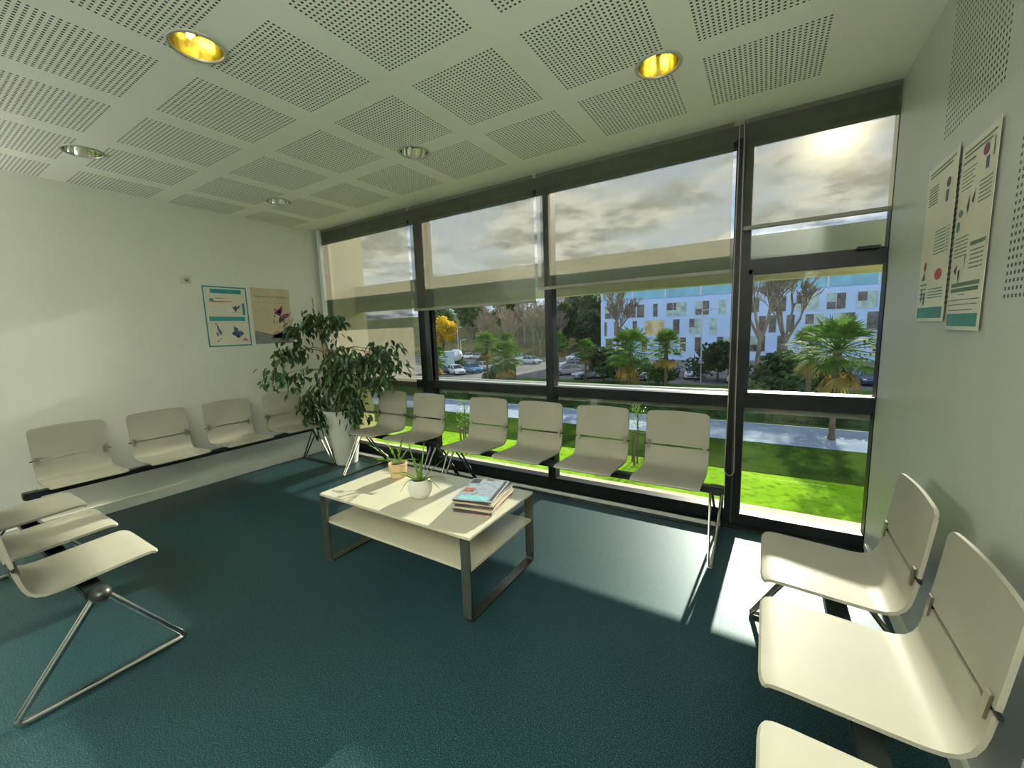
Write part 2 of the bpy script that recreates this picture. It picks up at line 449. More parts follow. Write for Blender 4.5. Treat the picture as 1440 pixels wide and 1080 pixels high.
# ------------------------------------------------------------------ benches
SW = .1925
PROF = [(0, .426), (.006, .434), (.026, .4395), (.06, .4395), (.15, .434), (.24, .428), (.305, .4245), (.335, .4265), (.356, .434), (.371, .449), (.381, .472), (.387, .50), (.3935, .545)]
BACK = [(.3955, .558), (.401, .60), (.408, .66), (.4145, .72), (.4175, .750), (.420, .770)]
def xs_row(w): return [w*k for k in (-1, -.985, -.955, -.90, -.75, -.5, -.25, 0, .25, .5, .75, .90, .955, .985, 1)]
def shell_rows():
    rows = []
    for i, (y, z) in enumerate(PROF):
        r = []
        for x in xs_row(SW):
            q = abs(x)/SW; e = max(0, (q-.80)/.2)
            yy, zz = y, z
            if i < 3: yy = y + (.010*e*e if i < 2 else .004*e*e)
            r.append((x, yy - .004*(1-q*q)*0, zz))
        rows.append(r)
    return rows
def back_rows():
    rows = []
    for i, (y, z) in enumerate(BACK):
        t = i/(len(BACK)-1); r = []
        for x in xs_row(SW):
            q = abs(x)/SW
            zz = z
            if i == len(BACK)-1: zz = z + .009*(1-q*q) - .015*max(0, (q-.88)/.12)**2
            r.append((x*(1-.012*t), y + .006*(1-q*q)*t, zz))
        rows.append(r)
    return rows
_b = MB(); _b.sheet(shell_rows(), .011); ME_SHELL = _b.build('seat', M['seat'])
_b = MB(); _b.sheet(back_rows(), .011); ME_BACK = _b.build('backrest', M['seat'])
def clip_mesh(sx):
    b = MB(); xx = sx*(SW-.022)
    mt = Matrix.Translation((xx, .3935, .552)) @ Matrix.Rotation(R(-7), 4, 'X')
    b.box(-.012, .012, -.0055, .0005, -.029, .029, mat=M['clip'], mtx=mt, bev=.0015)
    b.box(-.010, .010, .014, .019, -.030, .030, mat=M['clip'], mtx=mt, bev=.0015)
    b.box(-.006, .006, .0, .016, -.005, .005, mat=M['black'], mtx=mt)
    b.box(*( (.010, .034) if sx > 0 else (-.034, -.010)), .004, .012, -.004, .004, mat=M['black'], mtx=mt)
    return b.build('clip')
ME_CLIP = [clip_mesh(-1), clip_mesh(1)]
TEMPL = [ME_SHELL, ME_BACK] + ME_CLIP
def inst(tmpl, name, parent, loc=(0, 0, 0)):
    o = bpy.data.objects.new(name, tmpl.data); C.objects.link(o); o.parent = parent; o.location = loc; return o
def leg_mesh(style):
    b = MB()
    if style == 'tube':       # one thick chrome triangle under a round black cap
        loop = rounded_loop([(0, .195, .36), (0, -.035, .014), (0, .475, .014), (0, .225, .36)], .035)
        b.tube(loop, .0125, 12, closed=True)
    else:                     # paired thin rods meeting at the feet
        for dx in (-.030, .030):
            k = .35
            b.tube(rounded([(dx, .20, .375), (dx*k, -.02, .012)], .02), .0075, 8)
            b.tube(rounded([(dx, .24, .375), (dx*k, .50, .012)], .02), .0075, 8)
        b.tube([(0, -.02, .010), (0, .50, .010)], .0085, 8)
        b.tube([(-.0105, -.02, .012), (.0105, -.02, .012)], .010, 8); b.tube([(-.0105, .50, .012), (.0105, .50, .012)], .010, 8)
    return b
LEGS = {}
def bench(name, loc, rz, seats, legs, style, beam, label, cap_sides=()):
    t = empty(name, loc, rz, label=label, cat='bench', group='white shell seats on beams')
    for x in seats:
        s_ = inst(ME_SHELL, 'seat', t, (x, 0, 0))
        inst(ME_BACK, 'backrest', s_); inst(ME_CLIP[0], 'clip', s_); inst(ME_CLIP[1], 'clip', s_)
        k = MB(); k.box(-.05, .05, .10, .33, .386, .4115, bev=.004); k.build('bracket', M['beam'], s_)
    b = MB(); b.box(beam[0], beam[1], .19, .25, .352, .388, bev=.004); b.build('beam', M['beam'], t)
    for x in legs:
        if style not in LEGS: LEGS[style] = leg_mesh(style).build('leg', M['chrome'] if style == 'tube' else M['rod'], t, (x, 0, 0))
        else: inst(LEGS[style], 'leg', t, (x, 0, 0))
    for x in cap_sides:
        b = MB()
        if style == 'tube':
            bb = bmesh.new(); bmesh.ops.create_uvsphere(bb, u_segments=20, v_segments=14, radius=.031)
            b.add(bb, None, Matrix.Translation((x, .21, .365)) @ Matrix.Diagonal((1.25, 1.1, 1.0, 1)))
        else: b.box(x-.04, x+.04, .185, .255, .345, .392, bev=.006)
        b.build('end_cap', M['black'], t)
    return t
bench('beam_bench', (-3.82, 0, 0), R(90), [.735, 1.247, 1.759, 2.275], [2.50], 'rods', (.48, 2.51),
      'four-seat white beam bench against the left wall, ending at the ficus pot', (.49, 2.50))
bench('beam_bench', (0, 2.325, 0), 0, [-3.115, -2.625], [-3.36, -2.395], 'rods', (-3.37, -2.385),
      'two-seat white beam bench under the window between the ficus and the long bench', (-3.36, -2.395))
bench('beam_bench', (0, 2.325, 0), 0, [-1.953, -1.462, -.964, -.462], [-2.19, -.205], 'rods', (-2.20, -.195),
      'four-seat white beam bench under the window with grass showing between its backs', (-2.19, -.205))
bench('beam_bench', (0, .595, 0), R(180), [2.415, 2.925, 3.43], [2.175, 3.69], 'tube', (2.19, 3.68),
      'white beam bench with thick chrome triangle leg at the left foreground', (2.175,))
bench('beam_bench', (.020, 0, 0), R(-90), [-1.775, -1.285, -.79], [-2.02, -.5], 'rods', (-2.03, -.49),
      'white beam bench along the right wall, nearest seats cut by the picture corner', (-2.02,))
for t_ in TEMPL:
    bpy.data.objects.remove(t_)

# ------------------------------------------------------------------ coffee table
t = empty('coffee_table', (-1.64, 1.63, 0), label='low white two-tier coffee table on flat metal loops, in the room centre', cat='coffee table')
TX, TY = .555, .297
b = MB(); b.box(-TX, TX, -TY, TY, .405, .42, bev=.003); b.build('tabletop', M['white'], t)
b = MB(); b.box(-TX+.012, TX-.012, -TY+.008, TY-.008, .243, .258, bev=.003); b.build('shelf', M['white'], t)
for s_ in (-1, 1):
    b = MB(); x0, x1 = sorted((s_*(TX-.055), s_*(TX-.005))); th = .010
    path = [(-TY-.001, .403), (-TY-.001, .018), (-TY+.016, .001), (TY-.016, .001), (TY+.001, .018), (TY+.001, .403)]
    inn = [(-TY+th, .403), (-TY+th, .022), (-TY+.02, th+.001), (TY-.02, th+.001), (TY-th, .022), (TY-th, .403)]
    rows = []
    vo = [[b.bm.verts.new((x, y, z)) for x in (x0, x1)] for y, z in path]
    vi = [[b.bm.verts.new((x, y, z)) for x in (x0, x1)] for y, z in inn]
    for i in range(5):
        b.face([vo[i][0], vo[i][1], vo[i+1][1], vo[i+1][0]]); b.face([vi[i][1], vi[i][0], vi[i+1][0], vi[i+1][1]])
        b.face([vo[i][0], vo[i+1][0], vi[i+1][0], vi[i][0]]); b.face([vo[i][1], vi[i][1], vi[i+1][1], vo[i+1][1]])
    b.face([vo[0][0], vi[0][0], vi[0][1], vo[0][1]]); b.face([vo[5][0], vo[5][1], vi[5][1], vi[5][0]])
    b.build('leg_loop', M['steel'], t, recalc=True)
    for yy in (-1, 1):
        b = MB(); b.box(x0, x1, yy*(TY-.02)-.012, yy*(TY-.02)+.012, -.0, .0035); b.build('foot_pad', M['black'], t)

# ------------------------------------------------------------------ magazines
def art_mat(name, cols, scale):
    m, nt = nodes_of(name); g = NG(nt)
    out = g.n('ShaderNodeOutputMaterial'); bs = g.n('ShaderNodeBsdfPrincipled'); tc = g.n('ShaderNodeTexCoord')
    f = g.noise(tc.outputs['Object'], scale, 3)
    nd = g.n('ShaderNodeValToRGB'); g.put(nd.inputs[0], f); e = nd.color_ramp.elements
    while len(e) < len(cols): e.new(.5)
    for i, c_ in enumerate(cols): e[i].position = .28+.44*i/(len(cols)-1); e[i].color = c4(c_)
    g.put(bs.inputs['Base Color'], nd.outputs[0]); bs.inputs['Roughness'].default_value = .3
    nt.links.new(bs.outputs[0], out.inputs[0]); return m
covers = [art_mat('cover_blue', [(.10, .17, .20), (.22, .28, .33), (.34, .36, .40), (.16, .28, .33)], 26),
          art_mat('cover_dark', [(.03, .03, .035), (.08, .07, .07)], 12), art_mat('cover_cream', [(.62, .55, .40), (.50, .35, .20)], 9),
          art_mat('cover_rose', [(.42, .20, .22), (.62, .45, .42)], 10), art_mat('cover_grey', [(.25, .26, .27), (.40, .40, .38)], 10)]
order = [3, 1, 4, 2, 1, 4, 2, 1, 0]
mlabel = {0: 'bottom magazine of the stack, resting on the table top', 8: 'topmost magazine with pale blue cover on the stack'}
nth = ['bottom', 'second from the bottom', 'third from the bottom', 'fourth from the bottom', 'middle', 'fourth from the top', 'third from the top', 'second from the top', 'topmost']
names = ['pale blue', 'dark', 'cream', 'rose', 'grey']
z = .4205; rnd = random.Random(3)
for i, ci in enumerate(order):
    th = [.006, .009, .007, .010, .007, .009, .008, .009, .006][i]
    w, h = (.105, .150) if i % 3 else (.110, .152)
    a = R(13 + rnd.uniform(-5, 5)) if i < 8 else R(15)
    cx, cy = -1.252 + rnd.uniform(-.007, .007), 1.678 + rnd.uniform(-.007, .007)
    lab = mlabel.get(i, '%s magazine, %s of the stack on the coffee table' % (names[ci], nth[i]))
    t = empty('magazine', (cx, cy, z), a, label=lab, cat='magazine', group='stack of magazines on the coffee table')
    b = MB(); b.box(-w+.002, w-.002, -h+.002, h-.002, .0008, th-.0008); b.build('pages', M['paper'], t)
    b = MB(); b.box(-w, w, -h, h, th-.0008, th, mat=covers[ci]); b.box(-w, w, -h, h, 0, .0008, mat=covers[ci]); b.box(-w, w, -h-.0006, -h, 0, th, mat=covers[1] if i % 3 else covers[ci])
    if i == 8:
        zz = th+.0003
        def rc(x0, x1, y0, y1, m_): b.poly([(x0, y0, zz), (x1, y0, zz), (x1, y1, zz), (x0, y1, zz)], m_)
        rc(-.08, .075, -.135, -.085, pbr('cover_turquoise', (.20, .48, .52), .3, var=.2, scale=50))
        rc(-.095, -.035, -.045, .01, pbr('cover_brown', (.28, .10, .05), .3, var=.4, scale=60))
        rc(-.10, -.045, .075, .14, covers[1]); rc(.085, .103, -.13, .14, covers[1]); rc(-.02, .02, .125, .145, covers[1])
    b.build('cover', None, t)
    z += th+.0004

# ------------------------------------------------------------------ plants
def blade(b, pts, w, fold=.3, mat=None):
    """tapered strap leaf along a curve"""
    P = [Vector(p) for p in pts]; n = len(P); prev = None
    for i, p in enumerate(P):
        t = (P[min(i+1, n-1)]-P[max(i-1, 0)]).normalized()
        sd = t.cross(Vector((0, 0, 1)))
        if sd.length < .15: sd = Vector((.8, .5, 0))
        sd.normalize(); nn = sd.cross(t)
        f = i/(n-1); ww = w*(.75+.25*math.sin(PI*min(1, f*2)))*(1-f)**.55 if f < 1 else w*.03
        row = [b.bm.verts.new(p-sd*ww+nn*ww*fold), b.bm.verts.new(p-nn*ww*fold*.6), b.bm.verts.new(p+sd*ww+nn*ww*fold), b.bm.verts.new(p-nn*ww*fold*1.4)]
        if prev:
            b.face([prev[0], prev[1], row[1], row[0]], mat); b.face([prev[1], prev[2], row[2], row[1]], mat)
            b.face([prev[2], prev[3], row[3], row[2]], mat); b.face([prev[3], prev[0], row[0], row[3]], mat)
        prev = row
def curve(p0, p1, sag, n=9):
    a, c_ = Vector(p0), Vector(p1); mid = (a+c_)/2 + Vector((0, 0, sag))
    return [a*(1-t)**2 + mid*2*t*(1-t) + c_*t*t for t in [i/(n-1) for i in range(n)]]
RX, RY = Vector((.85, .525, 0)), Vector((-.525, .85, 0))
t = empty('potted_aloe', (-1.615, 1.575, .4205), label='spiky green aloe in a round white pot on the table middle', cat='potted plant')
b = MB(); b.lathe([(0, 0), (.040, 0), (.052, .008), (.064, .032), (.0675, .058), (.064, .082), (.055, .102), (.051, .106), (.047, .103), (.050, .085), (0, .083)], 40); b.build('pot', M['potw'], t)
b = MB(); b.lathe([(.05, .084), (.03, .094), (0, .096)], 24); b.build('soil', M['soil'], t)
b = MB()
for u, v, d, sag, w in [(-.064, .235, .02, .02, .011), (.03, .215, .05, -.01, .011), (.155, .118, .02, .02, .009), (.215, -.055, -.01, .10, .009), (.13, -.055, -.05, .06, .008),
                     (-.10, -.055, -.06, .08, .009), (-.145, .03, .03, .05, .011), (-.205, .045, -.02, .05, .009), (-.05, .10, .10, .02, .010), (.06, .06, -.10, .05, .008), (.01, .12, .0, 0, .010)]:
    p0 = RX*(u*.06) + Vector((0, 0, .088)); p1 = RX*u + RY*d + Vector((0, 0, .10+v))
    p1.z = max(p1.z, .012)
    blade(b, curve(p0, p1, sag), w)
b.build('leaves', M['aloe'], t)
t = empty('potted_plant', (-1.975, 1.745, .4205), label='small leafy plant in a tan pot behind the aloe', cat='potted plant')
b = MB(); b.lathe([(0, 0), (.040, 0), (.046, .006), (.055, .045), (.058, .085), (.059, .095), (.053, .096), (.050, .080), (0, .078)], 36); b.build('pot', M['pottan'], t)
b = MB(); b.lathe([(.05, .079), (.025, .088), (0, .089)], 24); b.build('soil', M['soil'], t)
b = MB(); rnd = random.Random(5)
for u, v, d in [(-.13, .085, 0), (-.09, .03, -.04), (-.07, .11, .05), (.035, .14, .0), (.08, .09, .03), (.095, .02, -.02), (-.02, .10, -.05), (.0, .07, .07), (-.14, .01, .03), (.05, .05, -.07)]:
    p0 = RX*(u*.1) + Vector((0, 0, .084)); p1 = RX*u + RY*d + Vector((0, 0, .095+v))
    cv = curve(p0, p1, .03)
    b.tube([c_ for c_ in cv], .0018, 5)
    dv = (cv[-1]-cv[-3]).normalized()
    for k in range(3):
        q = cv[3+2*k]; e = q + dv*.055 + Vector((rnd.uniform(-.02, .02), rnd.uniform(-.02, .02), rnd.uniform(-.01, .02)))
        blade(b, curve(q, e, .008, 6), .010, .15)
b.build('leaves', M['leaf2'], t)

def leafquad(b, p, d, L, W, rnd, mat=None):
    d = d.normalized(); sd = d.cross(Vector((0, 0, 1)))
    if sd.length < .1: sd = Vector((1, 0, 0))
    sd.normalize(); sd = (Matrix.Rotation(rnd.uniform(-1.1, 1.1), 3, d) @ sd); nn = sd.cross(d)
    q = [p, p+d*L*.3-sd*W+nn*W*.25, p+d*L*.35-nn*W*.1, p+d*L*.3+sd*W+nn*W*.25, p+d*L*.68-sd*W*.72+nn*W*.1, p+d*L*.7-nn*W*.25, p+d*L*.68+sd*W*.72+nn*W*.1, p+d*L-nn*W*.5]
    v = [b.bm.verts.new(x) for x in q]
    for f in ((0, 2, 1), (0, 3, 2), (1, 2, 5, 4), (2, 3, 6, 5), (4, 5, 7), (5, 6, 7)): b.face([v[i] for i in f], mat)
FP = (-3.715, 2.60)
t = empty('potted_ficus', (FP[0], FP[1], 0), label='tall ficus tree in a white tapered planter in the far left corner', cat='potted plant')
b = MB(); b.lathe([(0, 0), (.100, 0), (.108, .008), (.150, .30), (.192, .575), (.196, .585), (.186, .585), (.176, .54), (0, .535)], 40); b.build('planter', M['potw'], t)
b = MB(); b.lathe([(.178, .54), (.09, .555), (0, .56)], 28); b.build('soil', M['soil'], t)
CL = [(-4.0, 2.35, 1.42), (-3.85, 2.45, 1.49), (-3.62, 2.5, 1.44), (-4.10, 2.25, 1.16), (-4.04, 2.4, 1.19), (-4.08, 2.15, .96), (-3.97, 2.25, .93), (-3.77, 2.6, 1.13),
      (-3.38, 2.55, 1.07), (-3.12, 2.6, 1.15), (-2.97, 2.58, 1.18), (-2.88, 2.56, 1.06), (-3.09, 2.58, .93), (-3.33, 2.5, .90), (-3.62, 2.5, .82), (-3.83, 2.42, .77),
      (-3.84, 2.40, .52), (-3.46, 2.56, .58), (-3.89, 2.35, .66), (-3.23, 2.58, 1.08), (-3.46, 2.45, 1.01), (-3.46, 2.5, .75), (-3.05, 2.58, 1.04), (-3.60, 2.42, .95), (-3.55, 2.55, 1.12)]
rnd = random.Random(8)
b = MB()
tr = [(0, 0, .54), (-.03, -.02, .75), (-.06, -.03, .95), (-.05, -.06, 1.15), (-.06, -.11, 1.36), (-.09, -.14, 1.50)]
b.tube(tr, [.022, .02, .018, .016, .012, .007], 10)
b.tube([(.02, .01, .54), (.05, .0, .75), (.09, -.02, .95), (.14, -.02, 1.08)], [.018, .016, .012, .007], 8)
b.tube([(-.02, .02, .54), (-.035, .0, .70), (-.02, -.02, .90), (.03, -.05, 1.05)], [.016, .014, .012, .006], 8)
b.tube([(-.03, -.02, .56), (-.10, -.14, 1.50), (-.11, -.15, 1.72)], [.005, .005, .004], 6)
trv = [Vector(p) for p in tr]
for cx, cy, cz in CL:
    e = Vector((cx-FP[0], cy-FP[1], cz)); s_ = min(trv, key=lambda p: (p-e).length + (0.6 if p.z > e.z+.05 else 0))
    m_ = (s_+e)/2 + Vector((0, 0, .06)); b.tube([s_, (s_+m_)/2+Vector((0, 0, .02)), m_, e], [.007, .006, .005, .003], 6)
b.build('trunk', M['bark'], t)
b = MB()
for cx, cy, cz in CL:
    e = Vector((cx-FP[0], cy-FP[1], cz)); far = abs(cx+3.55)
    n = 74 if far < .4 else 50
    for k in range(n):
        o = Vector((rnd.gauss(0, .075), rnd.gauss(0, .06), rnd.gauss(0, .062)))
        if o.length > .17: o *= .17/o.length
        p = e+o
        p.x = max(p.x, XL-FP[0]+.06); p.y = min(p.y, 2.82-FP[1])
        d = Vector((o.x*3+rnd.uniform(-.5, .5), o.y*3+rnd.uniform(-.5, .5), -.75+rnd.uniform(-.5, .5)))
        L_ = rnd.uniform(.06, .095)
        if p.x + d.normalized().x*L_ < XL-FP[0]+.02: d.x = abs(d.x)
        leafquad(b, p, d, L_, L_*.24, rnd)
b.build('foliage', M['leaf'], t)
# pale young shoot hanging at the right of the planter
b = MB()
for k in range(16):
    p = Vector((.20+rnd.uniform(-.05, .07), .0+rnd.uniform(-.05, .05), .37+rnd.uniform(-.04, .10)))
    leafquad(b, p, Vector((rnd.uniform(-.5, .6), rnd.uniform(-.4, .4), -.4)), .06, .015, rnd)
b.tube([(.0, 0, .56), (.12, -.02, .60), (.20, -.02, .50), (.215, 0, .37)], .003, 5)
b.build('young_shoot', M['leaf2'], t)

# ------------------------------------------------------------------ posters and sensor
def poster(name, o, u, n, W, H, paper, label, items, text=None, curl=None):
    """o lower-left corner on the wall, u rightwards on the sheet, n towards the room"""
    o, u, n = Vector(o), Vector(u), Vector(n); v = Vector((0, 0, 1))
    b = MB(); nx, ny = 8, 10
    def bulge(s_, t_): return .003 + (curl(s_, t_) if curl else 0)
    def P(s_, t_, h): return u*(s_*W) + v*(t_*H) + n*(bulge(s_, t_)+h)
    V = [[b.bm.verts.new(P(i/nx, j/ny, 0)) for i in range(nx+1)] for j in range(ny+1)]
    Bk = [[b.bm.verts.new(P(i/nx, j/ny, -.0012)) for i in range(nx+1)] for j in range(ny+1)]
    for j in range(ny):
        for i in range(nx):
            b.face([V[j][i], V[j][i+1], V[j+1][i+1], V[j+1][i]], paper); b.face([Bk[j][i], Bk[j+1][i], Bk[j+1][i+1], Bk[j][i+1]], paper)
    for j in range(ny):
        b.face([V[j][0], V[j+1][0], Bk[j+1][0], Bk[j][0]], paper); b.face([V[j][nx], Bk[j][nx], Bk[j+1][nx], V[j+1][nx]], paper)
    for i in range(nx):
        b.face([V[0][i], Bk[0][i], Bk[0][i+1], V[0][i+1]], paper); b.face([V[ny][i], V[ny][i+1], Bk[ny][i+1], Bk[ny][i]], paper)
    lift = .0007
    for it in items:
        if it[0] == 'r':
            _, s0, s1, t0, t1, m_ = it; k = 4
            for q in range(k):
                for r_ in range(k):
                    a0, a1 = s0+(s1-s0)*q/k, s0+(s1-s0)*(q+1)/k; c0, c1 = t0+(t1-t0)*r_/k, t0+(t1-t0)*(r_+1)/k
                    b.poly([P(a0, c0, lift), P(a1, c0, lift), P(a1, c1, lift), P(a0, c1, lift)], m_)
        elif it[0] == 'e':
            _, s0, t0, rs, rt, m_ = it
            b.poly([P(s0+rs*math.cos(2*PI*k/16), t0+rt*math.sin(2*PI*k/16), lift*1.4) for k in range(16)], m_)
        elif it[0] == 'p':
            b.poly([P(s_, t_, lift*1.8) for s_, t_ in it[1]], it[2])
    if text:
        for txt, s0, t0, size, m_, wid in text:
            cu = bpy.data.curves.new('lettering', 'FONT'); cu.body = txt; cu.size = 1
            ob = bpy.data.objects.new('lettering', cu); C.objects.link(ob)
            dg = bpy.context.evaluated_depsgraph_get(); me = bpy.data.meshes.new_from_object(ob.evaluated_get(dg))
            xs_ = [v_.co.x for v_ in me.vertices]; k = wid/(max(xs_)-min(xs_))
            vm = [b.bm.verts.new(P(s0+(v_.co.x-min(xs_))*k, t0+v_.co.y*size, lift*2)) for v_ in me.vertices]
            for p_ in me.polygons: b.face([vm[i] for i in p_.vertices], m_)
            bpy.data.objects.remove(ob); bpy.data.curves.remove(cu); bpy.data.meshes.remove(me)
    ob = b.build(name, None, None, o, smooth=False)
    tag(ob, label, 'poster'); return ob
T, I, B_, G_ = M['teal'], M['ink'], M['inkb'], M['inkg']
items = [('r', 0, 1, 0, .022, T), ('r', 0, 1, .978, 1, T), ('r', 0, .03, .022, .978, T), ('r', .97, 1, .022, .978, T),
         ('r', .17, .87, .885, .955, T), ('r', .08, .90, .43, .50, T), ('r', .86, .92, .53, .73, T),
         ('r', .11, .45, .735, .75, M['pink']), ('r', .20, .62, .745, .757, M['red']), ('e', .18, .775, .05, .025, T), ('r', .26, .44, .80, .812, M['greyp']),
         ('e', .70, .64, .035, .045, B_), ('p', [(.62, .69), (.66, .66), (.68, .60), (.64, .64)], B_), ('p', [(.74, .66), (.80, .70), (.80, .665), (.75, .625)], B_), ('r', .60, .80, .575, .58, M['skinp']),
         ('p', [(.22, .36), (.25, .36), (.27, .30), (.32, .24), (.30, .19), (.26, .23), (.23, .30)], B_), ('e', .215, .38, .02, .02, M['skinp']), ('p', [(.19, .23), (.23, .25), (.25, .19), (.21, .17)], M['greyp']), ('p', [(.19, .09), (.28, .12), (.30, .16), (.26, .12), (.20, .075)], I),
         ('e', .69, .215, .14, .045, M['inkb']), ('e', .66, .285, .045, .035, B_), ('e', .69, .16, .05, .02, I), ('r', .60, .63, .24, .34, M['greyp']), ('r', .78, .93, .085, .10, M['pink']), ('e', .85, .115, .05, .02, M['pink'])]
poster('poster', (XL, 1.737, 1.270), (0, 1, 0), (1, 0, 0), .375, .563, M['posterw'], 'white poster with turquoise border and small blue figures on the left wall', items)
bf = [('r', 0, 1, 0, .10, M['greyp']), ('p', [(0, .10), (1, .10), (1, .135), (.55, .15), (.25, .20), (0, .24)], M['greyp']),
      ('p', [(.40, .085), (1, .085), (1, .25), (.80, .22), (.55, .17)], M['ink']), ('p', [(.45, .10), (.78, .12), (.98, .26), (.70, .235), (.50, .20)], M['skinp']), ('e', .60, .17, .13, .06, M['pink']),
      ('r', .07, .93, .735, .742, M['skinp']),
      ('p', [(.70, .50), (.55, .545), (.60, .60), (.70, .64), (.79, .70), (.77, .58)], M['purple']), ('p', [(.70, .50), (.86, .55), (.97, .545), (.93, .49), (.82, .455)], M['purple']),
      ('p', [(.70, .50), (.80, .455), (.70, .395), (.64, .39), (.66, .45)], M['ink']), ('p', [(.62, .56), (.68, .595), (.74, .62), (.72, .55)], M['pink']), ('p', [(.80, .50), (.88, .525), (.91, .50)], M['pink']),
      ('e', .58, .62, .025, .018, M['purple']), ('e', .55, .50, .02, .018, M['ink']), ('e', .99, .565, .015, .02, M['ink']), ('p', [(.50, .42), (.53, .43), (.55, .36), (.52, .35)], M['greyp'])]
poster('poster', (XL, 2.150, 1.280), (0, 1, 0), (1, 0, 0), .388, .563, M['postert'], 'beige poster with a purple butterfly over dark rocks on the left wall', bf,
       text=[('Augmentez vos Dépenses', .07, .835, .055, M['ink'], .86)], curl=lambda s_, t_: .012*max(0, s_-.7)*max(0, t_-.7)*10)
rnd = random.Random(4)
def rp(kind):
    it = []
    for k in range(2): it.append(('r', .08, .9-.1*k, .955-.022*k, .966-.022*k, G_))
    if kind == 0:
        it += [('e', .72, .83, .06, .03, I), ('r', .66, .74, .72, .79, B_), ('e', .25, .30, .13, .0, G_)]
        it += [('e', .70, .29, .11, .035, M['red']), ('e', .22, .36, .05, .03, M['red']), ('p', [(.12, .27), (.28, .27), (.22, .33)], G_)]
        it += [('r', .1, .35, .235-.03*k, .245-.03*k, G_) for k in range(4)] + [('r', .1, .40, .86-.018*k, .868-.018*k, G_) for k in range(7)]
        it += [('r', .45, .92, .56-.02*k, .566-.02*k, M['teal2']) for k in range(8)] + [('r', .45, .9, .20-.018*k, .206-.018*k, M['teal2']) for k in range(4)]
        it += [('p', [(.16, .20), (.20, .20), (.22, .13), (.18, .12)], B_), ('p', [(.28, .18), (.33, .19), (.35, .11), (.31, .10)], I)]
    else:
        it += [('e', .66, .90, .07, .03, M['purple']), ('r', .68, .76, .80, .86, B_), ('r', .85, .89, .84, .93, I), ('r', .06, .40, .90, .912, G_)]
        it += [('r', .08, .45-.04*(k % 3), .86-.02*k, .866-.02*k, G_) for k in range(6)] + [('r', .58, .92, .75-.02*k, .757-.02*k, G_) for k in range(6)]
        it += [('p', [(.30, .66), (.35, .72), (.37, .66), (.33, .62)], I), ('p', [(.42, .68), (.50, .74), (.47, .66)], I), ('e', .14, .64, .06, .02, G_), ('e', .10, .57, .05, .03, M['teal2'])]
        it += [('r', .06, .45, .50-.02*k, .506-.02*k, G_) for k in range(6)] + [('r', .52, .93, .44, .46, G_)] + [('r', .55, .90, .41-.022*k, .417-.022*k, G_) for k in range(5)]
        it += [('p', [(.12, .33), (.22, .36), (.20, .30)], I), ('p', [(.26, .32), (.32, .33), (.30, .25)], I), ('p', [(.42, .40), (.45, .40), (.43, .32)], I)]
        it += [('r', .1, .9, .235, .256, G_), ('r', .1, .88, .205, .226, G_), ('r', .38, .55, .188, .194, G_), ('r', .04, .94, .160, .164, I), ('r', .04, .90, .135, .139, I), ('r', .1, .8, .105, .109, I)]
    it += [('r', .06, .95, .02, .088, M['teal2'])] + [('r', .10, .90, .032+.016*k, .036+.016*k, M['inkg']) for k in range(3)]
    return it
cl = lambda s_, t_: .010*(1-t_)**3*math.sin(PI*s_) + .006*max(0, s_-.8)*5
poster('poster', (XR, 2.36, 1.315), (0, -1, 0), (-1, 0, 0), .330, .590, M['posterw'], 'narrow health poster with a red dot beside the window on the right wall', rp(0), curl=cl)
poster('poster', (XR, 2.020, 1.287), (0, -1, 0), (-1, 0, 0), .283, .590, M['posterw'], 'pale health poster farther from the window on the right wall', rp(1), curl=cl)
t = empty('wall_sensor', (XL, 1.62, 1.873), label='small square wall sensor above the turquoise bordered poster', cat='wall sensor')
b = MB(); b.box(0, .012, -.041, .041, -.033, .033, bev=.004); b.build('back_plate', M['sensor'], t)
b = MB(); bb = bmesh.new(); bmesh.ops.create_uvsphere(bb, u_segments=16, v_segments=10, radius=.017); b.add(bb, None, Matrix.Translation((.014, .006, -.003))); b.build('lens', M['greyp'], t)

# ------------------------------------------------------------------ fill uplighters added out of view, behind the viewer, to brighten the room
M['bowl'] = pbr('plaster_bowl', (.75, .75, .68), .7)
for gx, gy, sg, lab in ((XL, -1.2, 1, 'added plaster fill lamp on the left wall, nearer the window'), (XL, -2.2, 1, 'added plaster fill lamp on the left wall, farther from the window'), (XR, -1.0, -1, 'added plaster fill lamp on the right wall, nearer the window'), (XR, -2.0, -1, 'added plaster fill lamp on the right wall, farther from the window')):
    t = empty('fill_uplighter', (gx, gy, 1.75), label=lab, cat='added fill lamp', group='added fill lamps on the side walls')
    b = MB(); b.lathe([(.02, 0), (.09, .02), (.15, .08), (.17, .15), (.165, .15), (.145, .085), (.085, .03), (0, .02)], 28, (sg*.175, 0, 0)); b.build('bowl', M['bowl'], t)
    b = MB(); b.box(*sorted((0, sg*.03)), -.04, .04, .05, .13, bev=.006); b.build('bracket', M['steel'], t)
    L = bpy.data.lights.new('fill_light', 'AREA'); L.shape = 'DISK'; L.size = .20; L.energy = FILL_POWER*(.42 if sg > 0 else 1.); L.color = (1., 1., .95)
    lo = bpy.data.objects.new('fill_light', L); C.objects.link(lo); lo.location = (gx+sg*.175, gy, 1.87); lo.rotation_euler = (PI, 0, 0)

